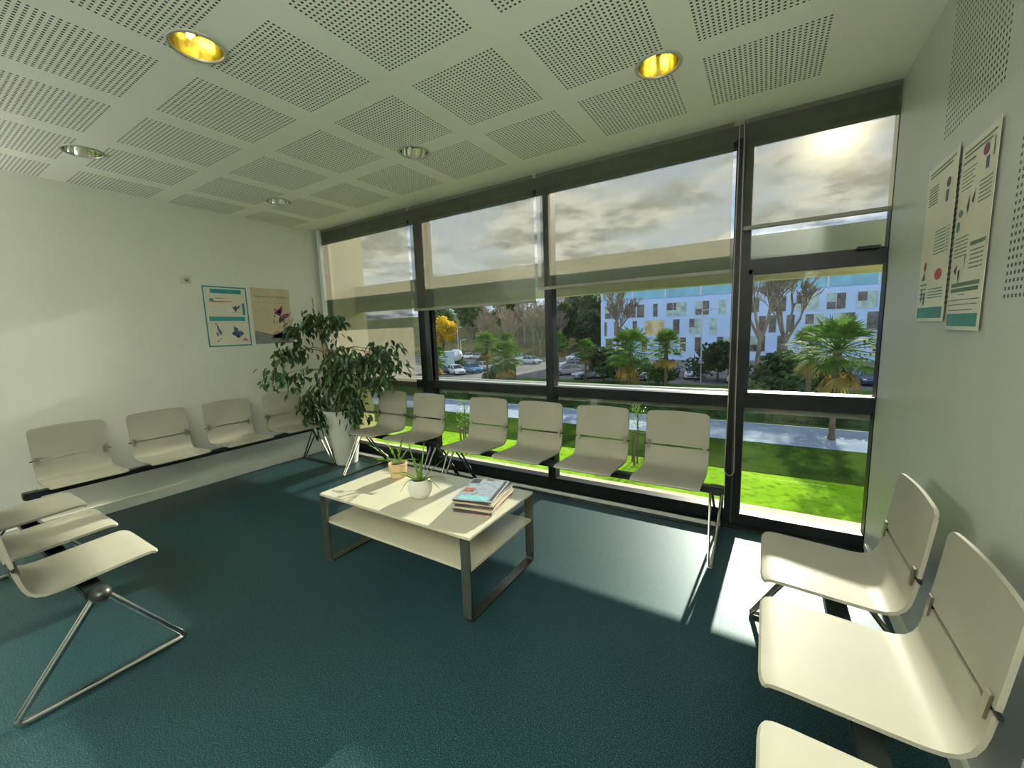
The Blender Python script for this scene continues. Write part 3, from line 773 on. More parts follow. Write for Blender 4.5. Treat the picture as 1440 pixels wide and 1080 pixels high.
# ------------------------------------------------------------------ outside: facade pieces
b = MB(); b.box(-6.0, 2.4, 3.40, 3.50, 1.715, 1.93, bev=.004); o = struct(b.build('trim_5', M['slab']))
b = MB(); b.box(-6.0, 2.4, 3.395, 3.505, 1.62, 1.715, bev=.003); struct(b.build('trim_9', pbr('sunshade_lip_olive', (.36, .37, .19), .5, var=.05)))
b = MB(); b.box(-6.0, 2.4, 3.04, 3.60, .745, .80, bev=.004); b.box(-6.0, 2.4, 3.56, 3.60, .68, .75); o = struct(b.build('trim_6', M['ledge']))
b = MB(); b.box(-6.0, 2.4, 3.57, 3.605, .80, .812, bev=.002); o = struct(b.build('trim_7', M['alu']))
b = MB(); b.box(-6.0, 2.4, 3.035, 3.335, -.30, .0, bev=.006); struct(b.build('window_ledge', M['stone']))
b = MB(); b.box(-4.62, -4.40, 3.04, 3.55, -.3, 3.2); struct(b.build('outer_wall', M['fin'], smooth=False))
b = MB(); b.box(-6.0, 2.4, 3.02, 3.10, -4.2, -.30); b.box(-6, XL-.12, 3.0, 3.1, -.3, 3.2); b.box(XR+.12, 2.4, 3.0, 3.1, -.3, 3.2); struct(b.build('facade', M['fin'], smooth=False))

def tri(name, c0, c1, c2, s1, s2, rough=.9, bump=.5, bs=30):
    m, nt = nodes_of(name); g = NG(nt)
    out = g.n('ShaderNodeOutputMaterial'); bs_ = g.n('ShaderNodeBsdfPrincipled'); tc = g.n('ShaderNodeTexCoord')
    a = g.mix(g.smooth(g.noise(tc.outputs['Object'], s1, 4), .35, .65), c4(c0), c4(c1))
    g.put(bs_.inputs['Base Color'], g.mix(g.smooth(g.noise(tc.outputs['Object'], s2, 3), .45, .75), a, c4(c2)))
    bs_.inputs['Roughness'].default_value = rough; bs_.inputs['Specular IOR Level'].default_value = .0
    bn = g.n('ShaderNodeBump'); bn.inputs['Strength'].default_value = bump; bn.inputs['Distance'].default_value = .03
    g.put(bn.inputs['Height'], g.noise(tc.outputs['Object'], bs, 3)); g.put(bs_.inputs['Normal'], bn.outputs[0])
    nt.links.new(bs_.outputs[0], out.inputs[0]); return m
M['lawn'] = tri('lawn_grass', (.20, .40, .015), (.30, .50, .03), (.13, .28, .015), .5, 4)
M['darkstrip'] = tri('dark_green_ground', (.020, .055, .008), (.05, .095, .014), (.075, .075, .02), .6, 5)
M['road'] = tri('road_asphalt', (.22, .28, .35), (.30, .36, .42), (.36, .42, .46), .25, 1.2, bump=.1)
M['park'] = tri('parking_asphalt', (.17, .165, .15), (.24, .23, .21), (.13, .13, .13), .2, 1.5, bump=.1)
M['verge'] = tri('verge_grass', (.07, .15, .03), (.12, .2, .04), (.05, .10, .03), .5, 4)
M['hill'] = tri('hillside', (.10, .11, .05), (.16, .14, .08), (.07, .11, .04), .05, .4)
ZG, ZP = -4.2, -5.2
def smst(t): t = max(0, min(1, t)); return t*t*(3-2*t)
def gz(x, y):
    z = ZG + (ZP-ZG)*smst((y-27.5)/5)
    return z + 15*smst((y-84)/75)*smst((-26-x)/22)
def flat(name, y0, y1, z, mat):
    b = MB(); b.box(-140, 90, y0, y1, z-.25, z); return struct(b.build(name, mat, smooth=False))
flat('lawn', 3.1, 17.0, ZG, M['lawn']); flat('dark_green_strip', 17.0, 21.4, ZG+.02, M['darkstrip'])  # second strip: darker green ground between lawn and road
flat('road', 21.4, 25.7, ZG-.03, M['road']); 
def terrain(name, y0, y1, x0, x1, nx, ny, mat, off=0):
    b = MB(); V = [[b.bm.verts.new((x0+(x1-x0)*i/nx, y0+(y1-y0)*j/ny, gz(x0+(x1-x0)*i/nx, y0+(y1-y0)*j/ny)+off)) for i in range(nx+1)] for j in range(ny+1)]
    for j in range(ny):
        for i in range(nx): b.face([V[j][i], V[j][i+1], V[j+1][i+1], V[j+1][i]])
    return struct(b.build(name, mat, ang=None))
terrain('verge', 25.7, 47.6, -30, 90, 16, 24, M['verge']); terrain('parking_ground', 47.6, 84, -30, 90, 6, 10, M['park']); terrain('side_verge', 25.7, 40, -140, -30, 12, 16, M['verge']); terrain('side_parking_ground', 40, 84, -140, -30, 6, 10, M['park']); terrain('hillside', 84, 260, -260, 90, 60, 40, M['hill'])

# ------------------------------------------------------------------ office building across the car park
M['bwall'] = pbr('facade_blue_white', (.44, .60, .86), .5, var=.04, scale=.3)
M['bglass'] = pbr('office_glass', (.20, .46, .58), .15, var=.15, scale=.4)
M['wdark'] = pbr('office_window_dark', (.11, .10, .09), .2, var=.5, scale=1.2)  # brownish base stands in for trees reflected in the glass
M['wpale'] = pbr('office_window_pale', (.36, .48, .44), .25, var=.3, scale=1.)
M['wgold'] = pbr('office_window_gold_reflection', (.60, .45, .20), .25, var=.3, scale=.8)  # gold reflection painted into the pane colour
M['wframe'] = pbr('office_window_frame', (.50, .58, .66), .4, var=.05)
bo = empty('office_building', (-28.27, 79.92, 0), R(.83), label='long blue-white office block with scattered windows across the car park', cat='building')
b = MB(); b.box(0, 78, 0, 16, -7, 6.15); b.box(0, 78, .35, 16, 6.15, 12); b.build('wall', M['bwall'], bo, smooth=False)
for k in range(13):
    b = MB(); b.box(.4+6*k, 6.1+6*k, .18, .36, 6.35, 8.7); w_ = b.build('glass_band', M['bglass'], bo, smooth=False)
    b = MB(); b.box(6.1+6*k, 6.4+6*k, .12, .36, 6.2, 11.9); b.build('mullion', M['wframe'], bo, smooth=False)
WN = [(1, .8, 3.64, 0), (1, 5.02, 7.01, 0), (1, 7.08, 8.57, 0), (1, 10.08, 11.04, 0), (1, 12.49, 16.07, 1), (1, 17.4, 19.75, 0), (1, 21.09, 22.4, 1), (1, 25.65, 27.29, 0), (1, 28.68, 31.03, 0),
      (1, 32.23, 35.27, 1), (1, 36.15, 38.58, 0), (1, 39.83, 42.28, 1), (1, 44, 46, 0), (1, 48, 51, 1),
      (2, .66, 1.31, 0), (2, 2.62, 3.77, 0), (2, 6.27, 7.27, 0), (2, 8.6, 12.23, 2), (2, 13.66, 14.93, 0), (2, 16.4, 18.48, 1), (2, 19.76, 21.05, 1), (2, 23.5, 25.0, 0), (2, 27.2, 28.33, 0), (2, 28.64, 29.82, 0),
      (2, 31.05, 32.29, 0), (2, 33.53, 36.01, 1), (2, 37.31, 39.82, 0), (2, 41.09, 42.91, 0), (2, 45, 47, 0), (2, 49, 52, 0),
      (3, .9, 2.4, 0), (3, 4.0, 5.6, 0), (3, 8.0, 9.2, 0), (3, 11.2, 13.2, 1), (3, 14.94, 16.08, 0), (3, 17.43, 18.65, 0), (3, 21.0, 23.2, 1), (3, 26.09, 28.38, 0), (3, 29.92, 31.17, 0), (3, 34.0, 36.0, 0), (3, 38.0, 40.0, 1), (3, 42, 44, 0)]
ZR = {1: (2.80, 5.35), 2: (-.60, 2.32), 3: (-3.75, -1.0)}
for r_, u0, u1, k in WN:
    z0, z1 = ZR[r_]; f = .08
    b = MB(); b.box(u0, u1, -.05, .03, z0, z0+f); b.box(u0, u1, -.05, .03, z1-f, z1)
    nm = max(1, round((u1-u0)/1.25))
    for q in range(nm+1):
        uc = u0+f/2+(u1-u0-f)*q/nm; b.box(uc-f/2, uc+f/2, -.05, .03, z0+f, z1-f)
    fr = b.build('window', M['wframe'], bo, smooth=False)
    b = MB(); b.box(u0+.01, u1-.01, -.02, .02, z0+.01, z1-.01, mat=[M['wdark'], M['wpale'], M['wgold']][k])
    if k != 2 and (u1-u0) > 1.9: b.box(u0+.1, u0+(u1-u0)*.48, -.03, -.02, z0+(z1-z0)*.45, z1-.1, mat=M['wpale'] if k == 0 else M['wdark'])
    b.build('pane', None, fr, smooth=False)
M['hwall'] = pbr('house_wall', (.62, .58, .52), .8); M['hroof'] = pbr('house_roof', (.33, .20, .15), .8, var=.15)
for i, (x, y, lab) in enumerate([(-65.5, 139., 'small house with brown roof on the hilltop left of the office block'), (-56.0, 150., 'second small house on the hilltop, right of the first')]):
    z = gz(x, y); t = empty('house', (x, y, z), R(20-30*i), label=lab, cat='house')
    b = MB(); b.box(-4, 4, -3, 3, -1, 4.6); b.build('wall', M['hwall'], t, smooth=False)
    b = MB(); v = [(-4.4, -3.4, 4.5), (4.4, -3.4, 4.5), (4.4, 3.4, 4.5), (-4.4, 3.4, 4.5), (-4.4, 0, 6.9), (4.4, 0, 6.9)]
    vv = [b.bm.verts.new(p) for p in v]
    for f in ((0, 1, 5, 4), (2, 3, 4, 5), (0, 4, 3), (1, 2, 5), (0, 3, 2, 1)): b.face([vv[q] for q in f])
    b.build('roof', M['hroof'], t, smooth=False)
    for wx in (-2.2, 1.2):
        b = MB(); b.box(wx-.5, wx+.5, -3.06, -2.98, 1.6, 3.1); b.build('window', M['wdark'], t, smooth=False)

# ------------------------------------------------------------------ plants outside
M['palmleaf'] = pbr('palm_leaf', (.10, .20, .03), .8, var=.45, scale=1.6, trans=.35, spec=.08)
M['palmdry'] = pbr('palm_dry_leaf', (.27, .20, .06), .8, spec=.08, var=.3, scale=2., trans=.3)
M['palmtrunk'] = pbr('palm_trunk', (.13, .09, .055), .9, var=.3, scale=6)
M['ever'] = pbr('evergreen_leaf', (.055, .10, .035), .8, spec=.1, var=.5, scale=.7, trans=.2)
M['ever2'] = pbr('mid_green_leaf', (.10, .16, .05), .8, spec=.1, var=.5, scale=.7, trans=.2)
M['yel'] = pbr('yellow_leaf', (.72, .50, .015), .8, spec=.1, var=.25, scale=.6, trans=.35)
M['twig'] = pbr('bare_twig', (.26, .21, .15), .9, var=.25, scale=1.)
M['trunk'] = pbr('tree_trunk', (.09, .07, .05), .9, var=.3, scale=3.)
M['stake'] = pbr('tree_stake', (.10, .075, .05), .8, var=.2, scale=6.)
def palm_meshes(seed):
    rnd = random.Random(seed); b = MB(); d = MB(); n = 60
    for i in range(n):
        dead = i >= 54
        a = i*2.399963; el = R(80 - 110*(i/54)) if not dead else R(rnd.uniform(-75, -45))
        dirv = Vector((math.cos(a)*math.cos(el), math.sin(a)*math.cos(el), math.sin(el)))
        Lp = rnd.uniform(.42, .60); q = d if dead else b
        hub = dirv*Lp + Vector((0, 0, -.10*(1-math.sin(el))*Lp))
        q.tube([(0, 0, 0), tuple(dirv*Lp*.5), tuple(hub)], [.012, .01, .007], 4, caps=False)
        side = dirv.cross(Vector((0, 0, 1)));
        if side.length < .1: side = Vector((1, 0, 0))
        side.normalize(); nn = side.cross(dirv)
        for k in range(11):
            f = -1.25 + 2.5*k/10; ld = (dirv*math.cos(f)+side*math.sin(f)).normalized(); LL_ = rnd.uniform(.36, .48)
            tip = hub + ld*LL_ + Vector((0, 0, -.10 if not dead else -.16))
            wd = side*.030*math.cos(f) - dirv*.030*math.sin(f)
            m_ = hub + ld*LL_*.45
            vs_ = [q.bm.verts.new(p) for p in (hub, m_-wd, tip, m_+wd)]; q.face(vs_)
    return b.build('fronds', M['palmleaf'], ang=None), d.build('dry_fronds', M['palmdry'], ang=None)
PF = [palm_meshes(1), palm_meshes(2)]
def attach(mesh_obj, name, parent, loc=(0, 0, 0), s=1., rz=0.):
    o = bpy.data.objects.new(name, mesh_obj.data); C.objects.link(o); o.parent = parent; o.location = loc; o.scale = (s, s, s); o.rotation_euler = (0, 0, rz); return o
def palm(x, y, zc, dia, label, i):
    g0 = gz(x, y) if y > 25.7 else ZG; t = empty('fan_palm', (x, y, g0), label=label, cat='palm tree', group='fan palms in front of the car park')
    h = zc-g0-.1; b = MB(); pr = [(.17, 0), (.15, .1)] + [(.115+.02*(k % 2)+.05*(k/14)**2, h*(.08+.92*k/14)) for k in range(15)] + [(0, h+.05)]
    b.lathe(pr, 12); b.build('trunk', M['palmtrunk'], t)
    f, d = PF[i % 2]; s_ = 1.6*dia/2/.95
    attach(f, 'fronds', t, (0, 0, h), s_, i*1.3); attach(d, 'dry_fronds', t, (0, 0, h), s_, i*1.3)
for i, (x, y, z, dd, lab) in enumerate([(-8.44, 30.13, -.42, 2.6, 'bushy fan palm in front of the office block, seen above the fifth window seat'), (-7.41, 37.9, -.5, 2.3, 'thin-trunked fan palm right of the bushy one before the office block'),
      (2.82, 23.43, .01, 2.3, 'large fan palm with yellow dry fronds, seen through the window pane by the right wall'), (2.31, 29.73, -.26, 1.9, 'smaller fan palm just left of and behind the large one by the right wall'),
      (-27.96, 39.4, -.15, 2.3, 'slim fan palm left of the green container'), (-24.88, 38.7, -1.67, 3.0, 'broad low fan palm beside the green container'), (-29.67, 46.63, -.27, 2.2, 'dark fan palm standing behind the broad low palm'),
      (-32.41, 35.21, -1.54, 2.4, 'pale fan palm at the left edge of the car park view'), (-19.96, 42.02, -.12, 1.9, 'yellowish fan palm just right of the black mullion behind the long bench'), (-17.6, 44.5, -1.2, 2.0, 'fan palm with low orange fronds among the cars left of the office block')]):
    palm(x, y, z, dd, lab, i)
def crown(seed, rx, rz_, n, leaf, lumps=12):
    rnd = random.Random(seed); b = MB(); L_ = []
    for k in range(lumps):
        a = rnd.uniform(0, 2*PI); e = rnd.uniform(-.7, 1.3); rr = rnd.uniform(.35, .75)
        L_.append((Vector((math.cos(a)*rx*rr*math.cos(e), math.sin(a)*rx*rr*math.cos(e), math.sin(e)*rz_*rr)), rnd.uniform(.32, .5)))
    for k in range(n):
        c_, r_ = rnd.choice(L_); v = Vector((rnd.gauss(0, 1), rnd.gauss(0, 1), rnd.gauss(0, 1))).normalized()*(rnd.random()**.35)
        p = c_ + Vector((v.x*rx*r_, v.y*rx*r_, v.z*rz_*r_)); d = Vector((rnd.uniform(-1, 1), rnd.uniform(-1, 1), rnd.uniform(-.6, .8))).normalized()
        s_ = d.orthogonal().normalized()*leaf*.5
        b.poly([p-s_*.6, p+d*leaf*.5-s_, p+d*leaf, p+d*leaf*.5+s_])
    return b
CR = {'ever': crown(21, 2.6, 3.4, 2600, .42).build('foliage', M['ever'], ang=None), 'mid': crown(22, 2.5, 2.6, 2400, .42).build('foliage', M['ever2'], ang=None),
      'yel': crown(23, 2.6, 2.6, 2400, .45).build('foliage', M['yel'], ang=None), 'bush': crown(24, 1.0, .75, 1300, .16).build('foliage', M['ever'], ang=None), 'bush2': crown(25, 1.0, .75, 1300, .16).build('foliage', M['ever2'], ang=None)}
_b = MB(); _b.tube([(0, 0, -.6), (.05, 0, 1.2), (0, .05, 3.2)], [.20, .15, .08], 8); TR = _b.build('trunk', M['trunk'])
TEMPL2 = list(CR.values()) + [TR] + [q for p_ in PF for q in p_]
def tree(kind, x, y, s, label, group, name='broad_tree', cat='tree', ch=3.6):
    t = empty(name, (x, y, gz(x, y)), random.uniform(0, 6), label=label, cat=cat, group=group)
    attach(TR, 'trunk', t, (0, 0, 0), s); attach(CR[kind], 'foliage', t, (0, 0, ch*s), s); return t
def bush(kind, x, y, s, label, group='shrubs by the car park'):
    t = empty('shrub', (x, y, gz(x, y)), random.uniform(0, 6), label=label, cat='shrub', group=group)
    attach(TR, 'stem', t, (0, 0, 0), s*.22); attach(CR[kind], 'foliage', t, (0, 0, .62*s), s); return t
tree('yel', -76.5, 87., 1.75, 'bright yellow tree in bloom at the left end of the hillside', None)
for (x, y, s) in [(-45, 101, 1.7), (-38, 98, 1.5), (-32.5, 102, 1.6), (-41, 110, 1.9), (-34, 113, 1.9), (-48, 114, 1.8)]:
    tree('ever', x, y, s, 'dense dark green tree in the wood left of the office block', 'dark trees left of the office block')
for (x, y, s) in [(-90, 103, 1.9), (-80.5, 107, 2.0), (-71, 112, 2.0), (-92, 118, 2.1)]:
    tree('mid', x, y, s, 'grey-green tree on the hillside right of the yellow tree', 'green trees beside the yellow tree')
def bare(seed, h):
    rnd = random.Random(seed); b = MB()
    def grow(p, d, L_, r_, lv):
        q = p + d*L_; m_ = p + d*L_*.5 + Vector((rnd.uniform(-1, 1), rnd.uniform(-1, 1), 0))*L_*.05
        r_ = max(r_, .022); b.tube([p, m_, q], [r_, r_*.85, r_*.7], 5 if lv < 2 else 3, caps=False)
        if lv >= 6: return
        for k in range(3 if lv else 4):
            nd = (d + Vector((rnd.uniform(-1, 1), rnd.uniform(-1, 1), rnd.uniform(-.25, .7)))*(.55 if lv else .5)).normalized()
            grow(p + d*L_*rnd.uniform(.6, 1.), nd, L_*rnd.uniform(.55, .78), r_*.58, lv+1)
    grow(Vector((0, 0, -.4)), Vector((0, 0, 1)), h*.30, h*.016, 0)
    return b.build('branches', M['twig'], ang=None)
BT = [bare(31, 10), bare(32, 10)]; TEMPL2 += BT
def baretree(x, y, s, label, group, i):
    o = bpy.data.objects.new('bare_tree', BT[i % 2].data); C.objects.link(o); o.location = (x, y, gz(x, y)); o.scale = (s, s, s*1.12); o.rotation_euler = (0, 0, i*1.7)
    return tag(o, label, 'tree', group)
for i, (x, y, s) in enumerate([(-66, 92, 1.5), (-61.5, 88, 1.35), (-57.5, 92, 1.55), (-54, 87, 1.3), (-50.5, 92, 1.5), (-46.5, 88, 1.3), (-43.5, 93, 1.4), (-64, 100, 1.6), (-60, 104, 1.7), (-55.5, 101, 1.6), (-51, 105, 1.6), (-69.5, 99, 1.5), (-48, 99, 1.45), (-66, 110, 1.3), (-58, 112, 1.3), (-51, 113, 1.2), (-73, 95, 1.05)]):
    baretree(x, y, s, 'bare grey-brown winter tree in the wood on the hillside', 'bare trees on the hillside', i)
baretree(-18.6, 59.6, 1.75, 'tall bare tree in front of the left end of the office block', 'bare trees in front of the office block', 2)
baretree(-.4, 53.1, 1.9, 'bare tree before the office block, just right of the tall black mullion', 'bare trees in front of the office block', 3)
baretree(1.9, 55.4, 1.75, 'second bare tree right of the tall black mullion, before the office block', 'bare trees in front of the office block', 5)
for x, y, s, kd, lab in [(-16.1, 46.3, 2.4, 'bush', 'big round dark shrub between the cars left of the bushy palm'), (-14.3, 47.4, 2.1, 'bush', 'dark shrub touching the bushy palm on its left'), (-9.7, 45.5, 1.7, 'bush2', 'green shrub under the thin-trunked palm'),
      (-4.3, 50.2, 2.6, 'bush', 'large dark shrub against the tall black mullion'), (-.57, 34.6, 1.25, 'bush2', 'olive shrub at the lower left of the right-hand pane'), (1.0, 37., 1.3, 'bush', 'low dark shrub left of the large palm'),
      (1.84, 40.9, 2.3, 'bush', 'tall dark shrub right behind the low one, left of the large palm'), (4.3, 41.5, 2.0, 'bush', 'dark shrub behind the large palm'), (-29.2, 41.5, .9, 'bush2', 'small shrub at the foot of the slim palm'), (-47., 57., 1.4, 'bush', 'dark shrub behind the parked cars at the left'), (-43., 60., 1.2, 'bush', 'second dark shrub behind the parked cars at the left')]:
    bush(kd, x, y, s*1.25, lab)
# long clipped hedge on the far side of the road
rnd = random.Random(9); b = MB()
b.box(-40, 30, 26.1, 26.9, ZG-.1, ZG+.78)
for k in range(7000):
    fz = rnd.random(); x = rnd.uniform(-40, 30)
    if rnd.random() < .6: p = Vector((x, 26.08, ZG+.85*fz))
    else: p = Vector((x, rnd.uniform(26.1, 26.9), ZG+.78))
    d = Vector((rnd.uniform(-1, 1), rnd.uniform(-1, .2), rnd.uniform(-.2, 1))).normalized(); s_ = d.orthogonal().normalized()*.06
    b.poly([p-s_*.4, p+d*.09-s_, p+d*.18, p+d*.09+s_])
tag(b.build('hedge', M['ever'], smooth=False), 'low dark clipped hedge along the far side of the road', 'hedge')
# young staked trees on the lawn
for i, (x, y, h, lab) in enumerate([(-11.3, 14.0, 2.4, 'thin young tree between stakes on the lawn, left one'), (-4.2, 16.1, 2.6, 'young staked tree on the lawn, seen between the last two long bench seats')]):
    t = empty('young_tree', (x, y, ZG), label=lab, cat='young tree', group='young trees on the lawn')
    b = MB(); b.tube([(0, 0, 0), (.02, 0, h*.5), (0, .02, h)], [.035, .03, .015], 8)
    for k in range(7): a = k*2.4; b.tube([(0, 0, h*(.5+.06*k)), (.28*math.cos(a), .28*math.sin(a), h*(.62+.06*k))], [.012, .005], 5)
    b.build('trunk', M['trunk'], t)
    for k in range(3):
        a = k*2*PI/3+.4; b = MB(); b.tube([(.3*math.cos(a), .3*math.sin(a), 0), (.3*math.cos(a), .3*math.sin(a), 1.3)], .04, 8); b.build('stake', M['stake'], t)
    b = MB(); b.tube([(.3*math.cos(k*2*PI/3+.4), .3*math.sin(k*2*PI/3+.4), 1.2) for k in range(3)], .025, 6, closed=True); b.build('crossbar', M['stake'], t)
    b = MB()
    for k in range(150):
        a = rnd.uniform(0, 6.28); r_ = rnd.uniform(0, .4); leafquad(b, Vector((r_*math.cos(a), r_*math.sin(a), h*rnd.uniform(.55, 1.05))), Vector((rnd.uniform(-1, 1), rnd.uniform(-1, 1), rnd.uniform(-.5, .5))), .10, .025, rnd)
    b.build('foliage', M['leaf2'], t)

# ------------------------------------------------------------------ cars and car-park things
def paint(name, c): return pbr(name, c, .28, .25, var=.02, coat=.4)
PC = {'white': paint('paint_white', (.70, .72, .72)), 'silver': paint('paint_silver', (.42, .44, .46)), 'black': paint('paint_black', (.02, .022, .025)), 'blue': paint('paint_blue', (.05, .22, .42)), 'grey': paint('paint_grey', (.16, .17, .18)), 'navy': paint('paint_navy', (.03, .06, .13))}
M['carglass'] = pbr('car_glass', (.03, .04, .045), .06, var=.1); M['tyre'] = pbr('tyre', (.015, .015, .015), .8); M['hub'] = pbr('wheel_hub', (.4, .4, .4), .3, .8); M['lampg'] = pbr('headlight', (.75, .78, .8), .1)
def car_parts():
    st = [(-2.08, .30, .62, .62), (-2.0, .24, .70, .76), (-1.6, .22, .80, .84), (-.95, .22, .92, .87), (0, .22, .96, .88), (1.0, .22, .97, .88), (1.7, .24, .95, .85), (1.98, .28, .90, .78), (2.06, .34, .80, .66)]
    b = MB(); rows = []
    for y, z0, z1, w in st:
        r_ = [(-w*.9, z0), (-w, z0+.12), (-w*1.0, (z0+z1)/2), (-w*.94, z1-.05), (-w*.80, z1), (0, z1+.03), (w*.80, z1), (w*.94, z1-.05), (w, (z0+z1)/2), (w, z0+.12), (w*.9, z0)]
        rows.append([b.bm.verts.new((x, y, z)) for x, z in r_])
    n = len(rows[0])
    for A, B2 in zip(rows, rows[1:]):
        for k in range(n): b.face([A[k], B2[k], B2[(k+1) % n], A[(k+1) % n]])
    b.face(rows[0]); b.face(rows[-1][::-1]); body = b.build('body', PC['white'], recalc=True)
    b = MB(); lo = [(-.80, -.95), (.80, -.95), (.80, 1.85), (-.80, 1.85)]; hi = [(-.60, -.15), (.60, -.15), (.62, 1.45), (-.62, 1.45)]
    A = [b.bm.verts.new((x, y, .93)) for x, y in lo]; B2 = [b.bm.verts.new((x, y, 1.42)) for x, y in hi]
    for k in range(4): b.face([A[k], A[(k+1) % 4], B2[(k+1) % 4], B2[k]])
    gl_ = b.build('windows', M['carglass'], smooth=False)
    b = MB(); b.box(-.63, .63, -.20, 1.5, 1.405, 1.455, bev=.03)
    for sx_ in (-1, 1):
        for (p, q) in (((.79*sx_, -.93, .94), (.60*sx_, -.16, 1.42)), ((.79*sx_, 1.82, .94), (.62*sx_, 1.44, 1.42)), ((.805*sx_, .55, .94), (.625*sx_, .55, 1.42))): b.tube([p, q], .035, 6)
    rf = b.build('roof', PC['white'])
    b = MB(); b.tube([(-.1, 0, 0), (.1, 0, 0)], .31, 18, mat=M['tyre']); b.tube([(-.105, 0, 0), (.105, 0, 0)], .18, 14, mat=M['hub']); wh = b.build('wheel')
    b = MB(); bb = bmesh.new(); bmesh.ops.create_uvsphere(bb, u_segments=10, v_segments=8, radius=1); b.add(bb, None, Matrix.Diagonal((.17, .10, .08, 1))); hl = b.build('headlight', M['lampg'])
    b = MB(); b.box(-.42, .42, -2.10, -2.06, .42, .54); gr = b.build('grille', M['tyre'])
    return body, gl_, rf, wh, hl, gr
CP = car_parts(); TEMPL2 += list(CP)
def car(x, y, rz, col, label, s=1.):
    t = empty('car', (x, y, gz(x, y)), R(rz), label=label, cat='car', group='parked cars'); t.scale = (s, s, s)
    for nm, o in (('body', CP[0]), ('windows', CP[1]), ('roof', CP[2]), ('grille', CP[5])):
        c_ = attach(o, nm, t)
        if nm in ('body', 'roof'): c_.material_slots[0].link = 'OBJECT'; c_.material_slots[0].material = PC[col]
    for wx in (-.77, .77):
        for wy in (-1.30, 1.28): attach(CP[3], 'wheel', t, (wx, wy, .31))
        attach(CP[4], 'headlight', t, (wx*.78, -2.0, .66))
    return t
for x, y, rz, col, lab in [(-12.3, 50.7, 0, 'white', 'white car facing the window just right of the bushy palm trunk'), (-19.3, 49.5, -35, 'silver', 'silver car parked at an angle left of the big round shrub'), (-17.5, 51.2, -25, 'silver', 'silver car in front of the big round shrub'),
      (-15.4, 51.6, 0, 'grey', 'dark grey car facing the window left of the bushy palm'), (-23.6, 52.5, -50, 'silver', 'silver car at the left end of the row, near the mullion'), (-27.7, 63.4, -60, 'white', 'white car behind the yellowish palm'),
      (-9.8, 52.3, 0, 'black', 'black car under the thin-trunked palm'), (-7.2, 53.2, 0, 'white', 'white car left of the large dark shrub'), (.8, 50.2, 5, 'navy', 'dark blue car behind the olive shrub'), (3.6, 50.6, 0, 'blue', 'blue car left of the large palm trunk'), (6.2, 51.2, 0, 'silver', 'silver car right of the large palm trunk'), (8.9, 52.6, 0, 'navy', 'dark blue car at the right edge of the pane by the wall'),
      (-14.0, 57.5, 180, 'white', 'white car in the second row behind the big round shrub'), (-10.6, 58., 180, 'grey', 'grey car in the second row behind the bushy palm'), (-7.6, 58.4, 180, 'silver', 'silver car in the second row behind the thin-trunked palm'), (-2.6, 51., 0, 'silver', 'silver car right beside the tall black mullion'), (-21.6, 56.8, -50, 'black', 'black car in the second row left of the big round shrub'), (-25.4, 58.2, -55, 'silver', 'silver car behind the one at the left end of the row'),
      (-43.6, 48.6, 60, 'black', 'black car nearest the left frame in the row by the pale cabin'), (-40.6, 48.8, 62, 'white', 'white car second from the left in the row by the pale cabin'), (-39.5, 51.6, 62, 'blue', 'blue car in the middle of the row by the pale cabin'), (-39.6, 55.2, 62, 'silver', 'silver car right of the blue one'), (-40.5, 59.4, 62, 'grey', 'grey car at the right end of the row by the slim palm'),
      (-60.5, 78.0, 80, 'white', 'white car parked at the foot of the wooded hillside'), (-56.5, 77.0, 80, 'silver', 'silver car parked beside the white one at the foot of the hillside'), (-43.7, 74.5, 75, 'white', 'white car far right of the broad palm'), (-37.8, 68.0, 75, 'silver', 'silver car nearest the mullion, right of the broad palm'), (-33., 78., -60, 'white', 'white car far behind among the trees left of the office block'), (-29.5, 71., -60, 'silver', 'silver car in the second row left of the office block')]:
    car(x, y, rz, col, lab)
M['green'] = pbr('container_green', (.05, .12, .10), .5, var=.1); M['cabin'] = pbr('cabin_pale', (.45, .58, .64), .5, var=.05); M['pole'] = pbr('pole_grey', (.45, .47, .47), .4, .5)
t = empty('waste_container', (-28.2, 43.2, gz(-28, 43)), R(30), label='dark green metal container beside the broad low palm', cat='container')
b = MB(); b.box(-1.6, 1.6, -.8, .8, .1, 2.0, bev=.04)
for k in range(6): b.box(-1.4+.5*k, -1.25+.5*k, -.86, -.8, .15, 1.9)
b.build('body', M['green'], t)
b = MB(); b.box(-1.65, 1.65, -.85, .85, 2.0, 2.1, bev=.03); b.build('lid', M['green'], t)
t = empty('cabin', (-46.0, 53.0, gz(-46, 53)), R(40), label='pale blue upright cabin with a domed top behind the parked cars', cat='cabin')
b = MB(); b.box(-1.3, 1.3, -1., 1., 0, 3.3, bev=.08); b.build('body', M['cabin'], t)
b = MB(); bb = bmesh.new(); bmesh.ops.create_uvsphere(bb, u_segments=20, v_segments=12, radius=1); b.add(bb, None, Matrix.Translation((1.5, 0, 2.6)) @ Matrix.Diagonal((1.2, 1., 1.0, 1))); b.build('dome', PC['white'], t)
for i, (x, y, h, lab) in enumerate([(-60.7, 74.2, 7.5, 'thin grey lamp post at the foot of the hillside'), (-48.5, 60., 5., 'thin lamp post behind the pale cabin'), (-5.9, 49., 8., 'white pole in front of the office block, left of the large dark shrub')]):
    t = empty('lamp_post', (x, y, gz(x, y)), label=lab, cat='lamp post'); b = MB(); b.tube([(0, 0, 0), (0, 0, h)], [.09, .06], 8); b.build('pole', M['pole'], t)
    b = MB(); b.tube([(0, 0, h-.05), (.9, 0, h)], .05, 6); b.box(.7, 1.4, -.13, .13, h-.02, h+.10, bev=.03); b.build('lamp_head', M['pole'], t)
for t_ in TEMPL2:
    bpy.data.objects.remove(t_)


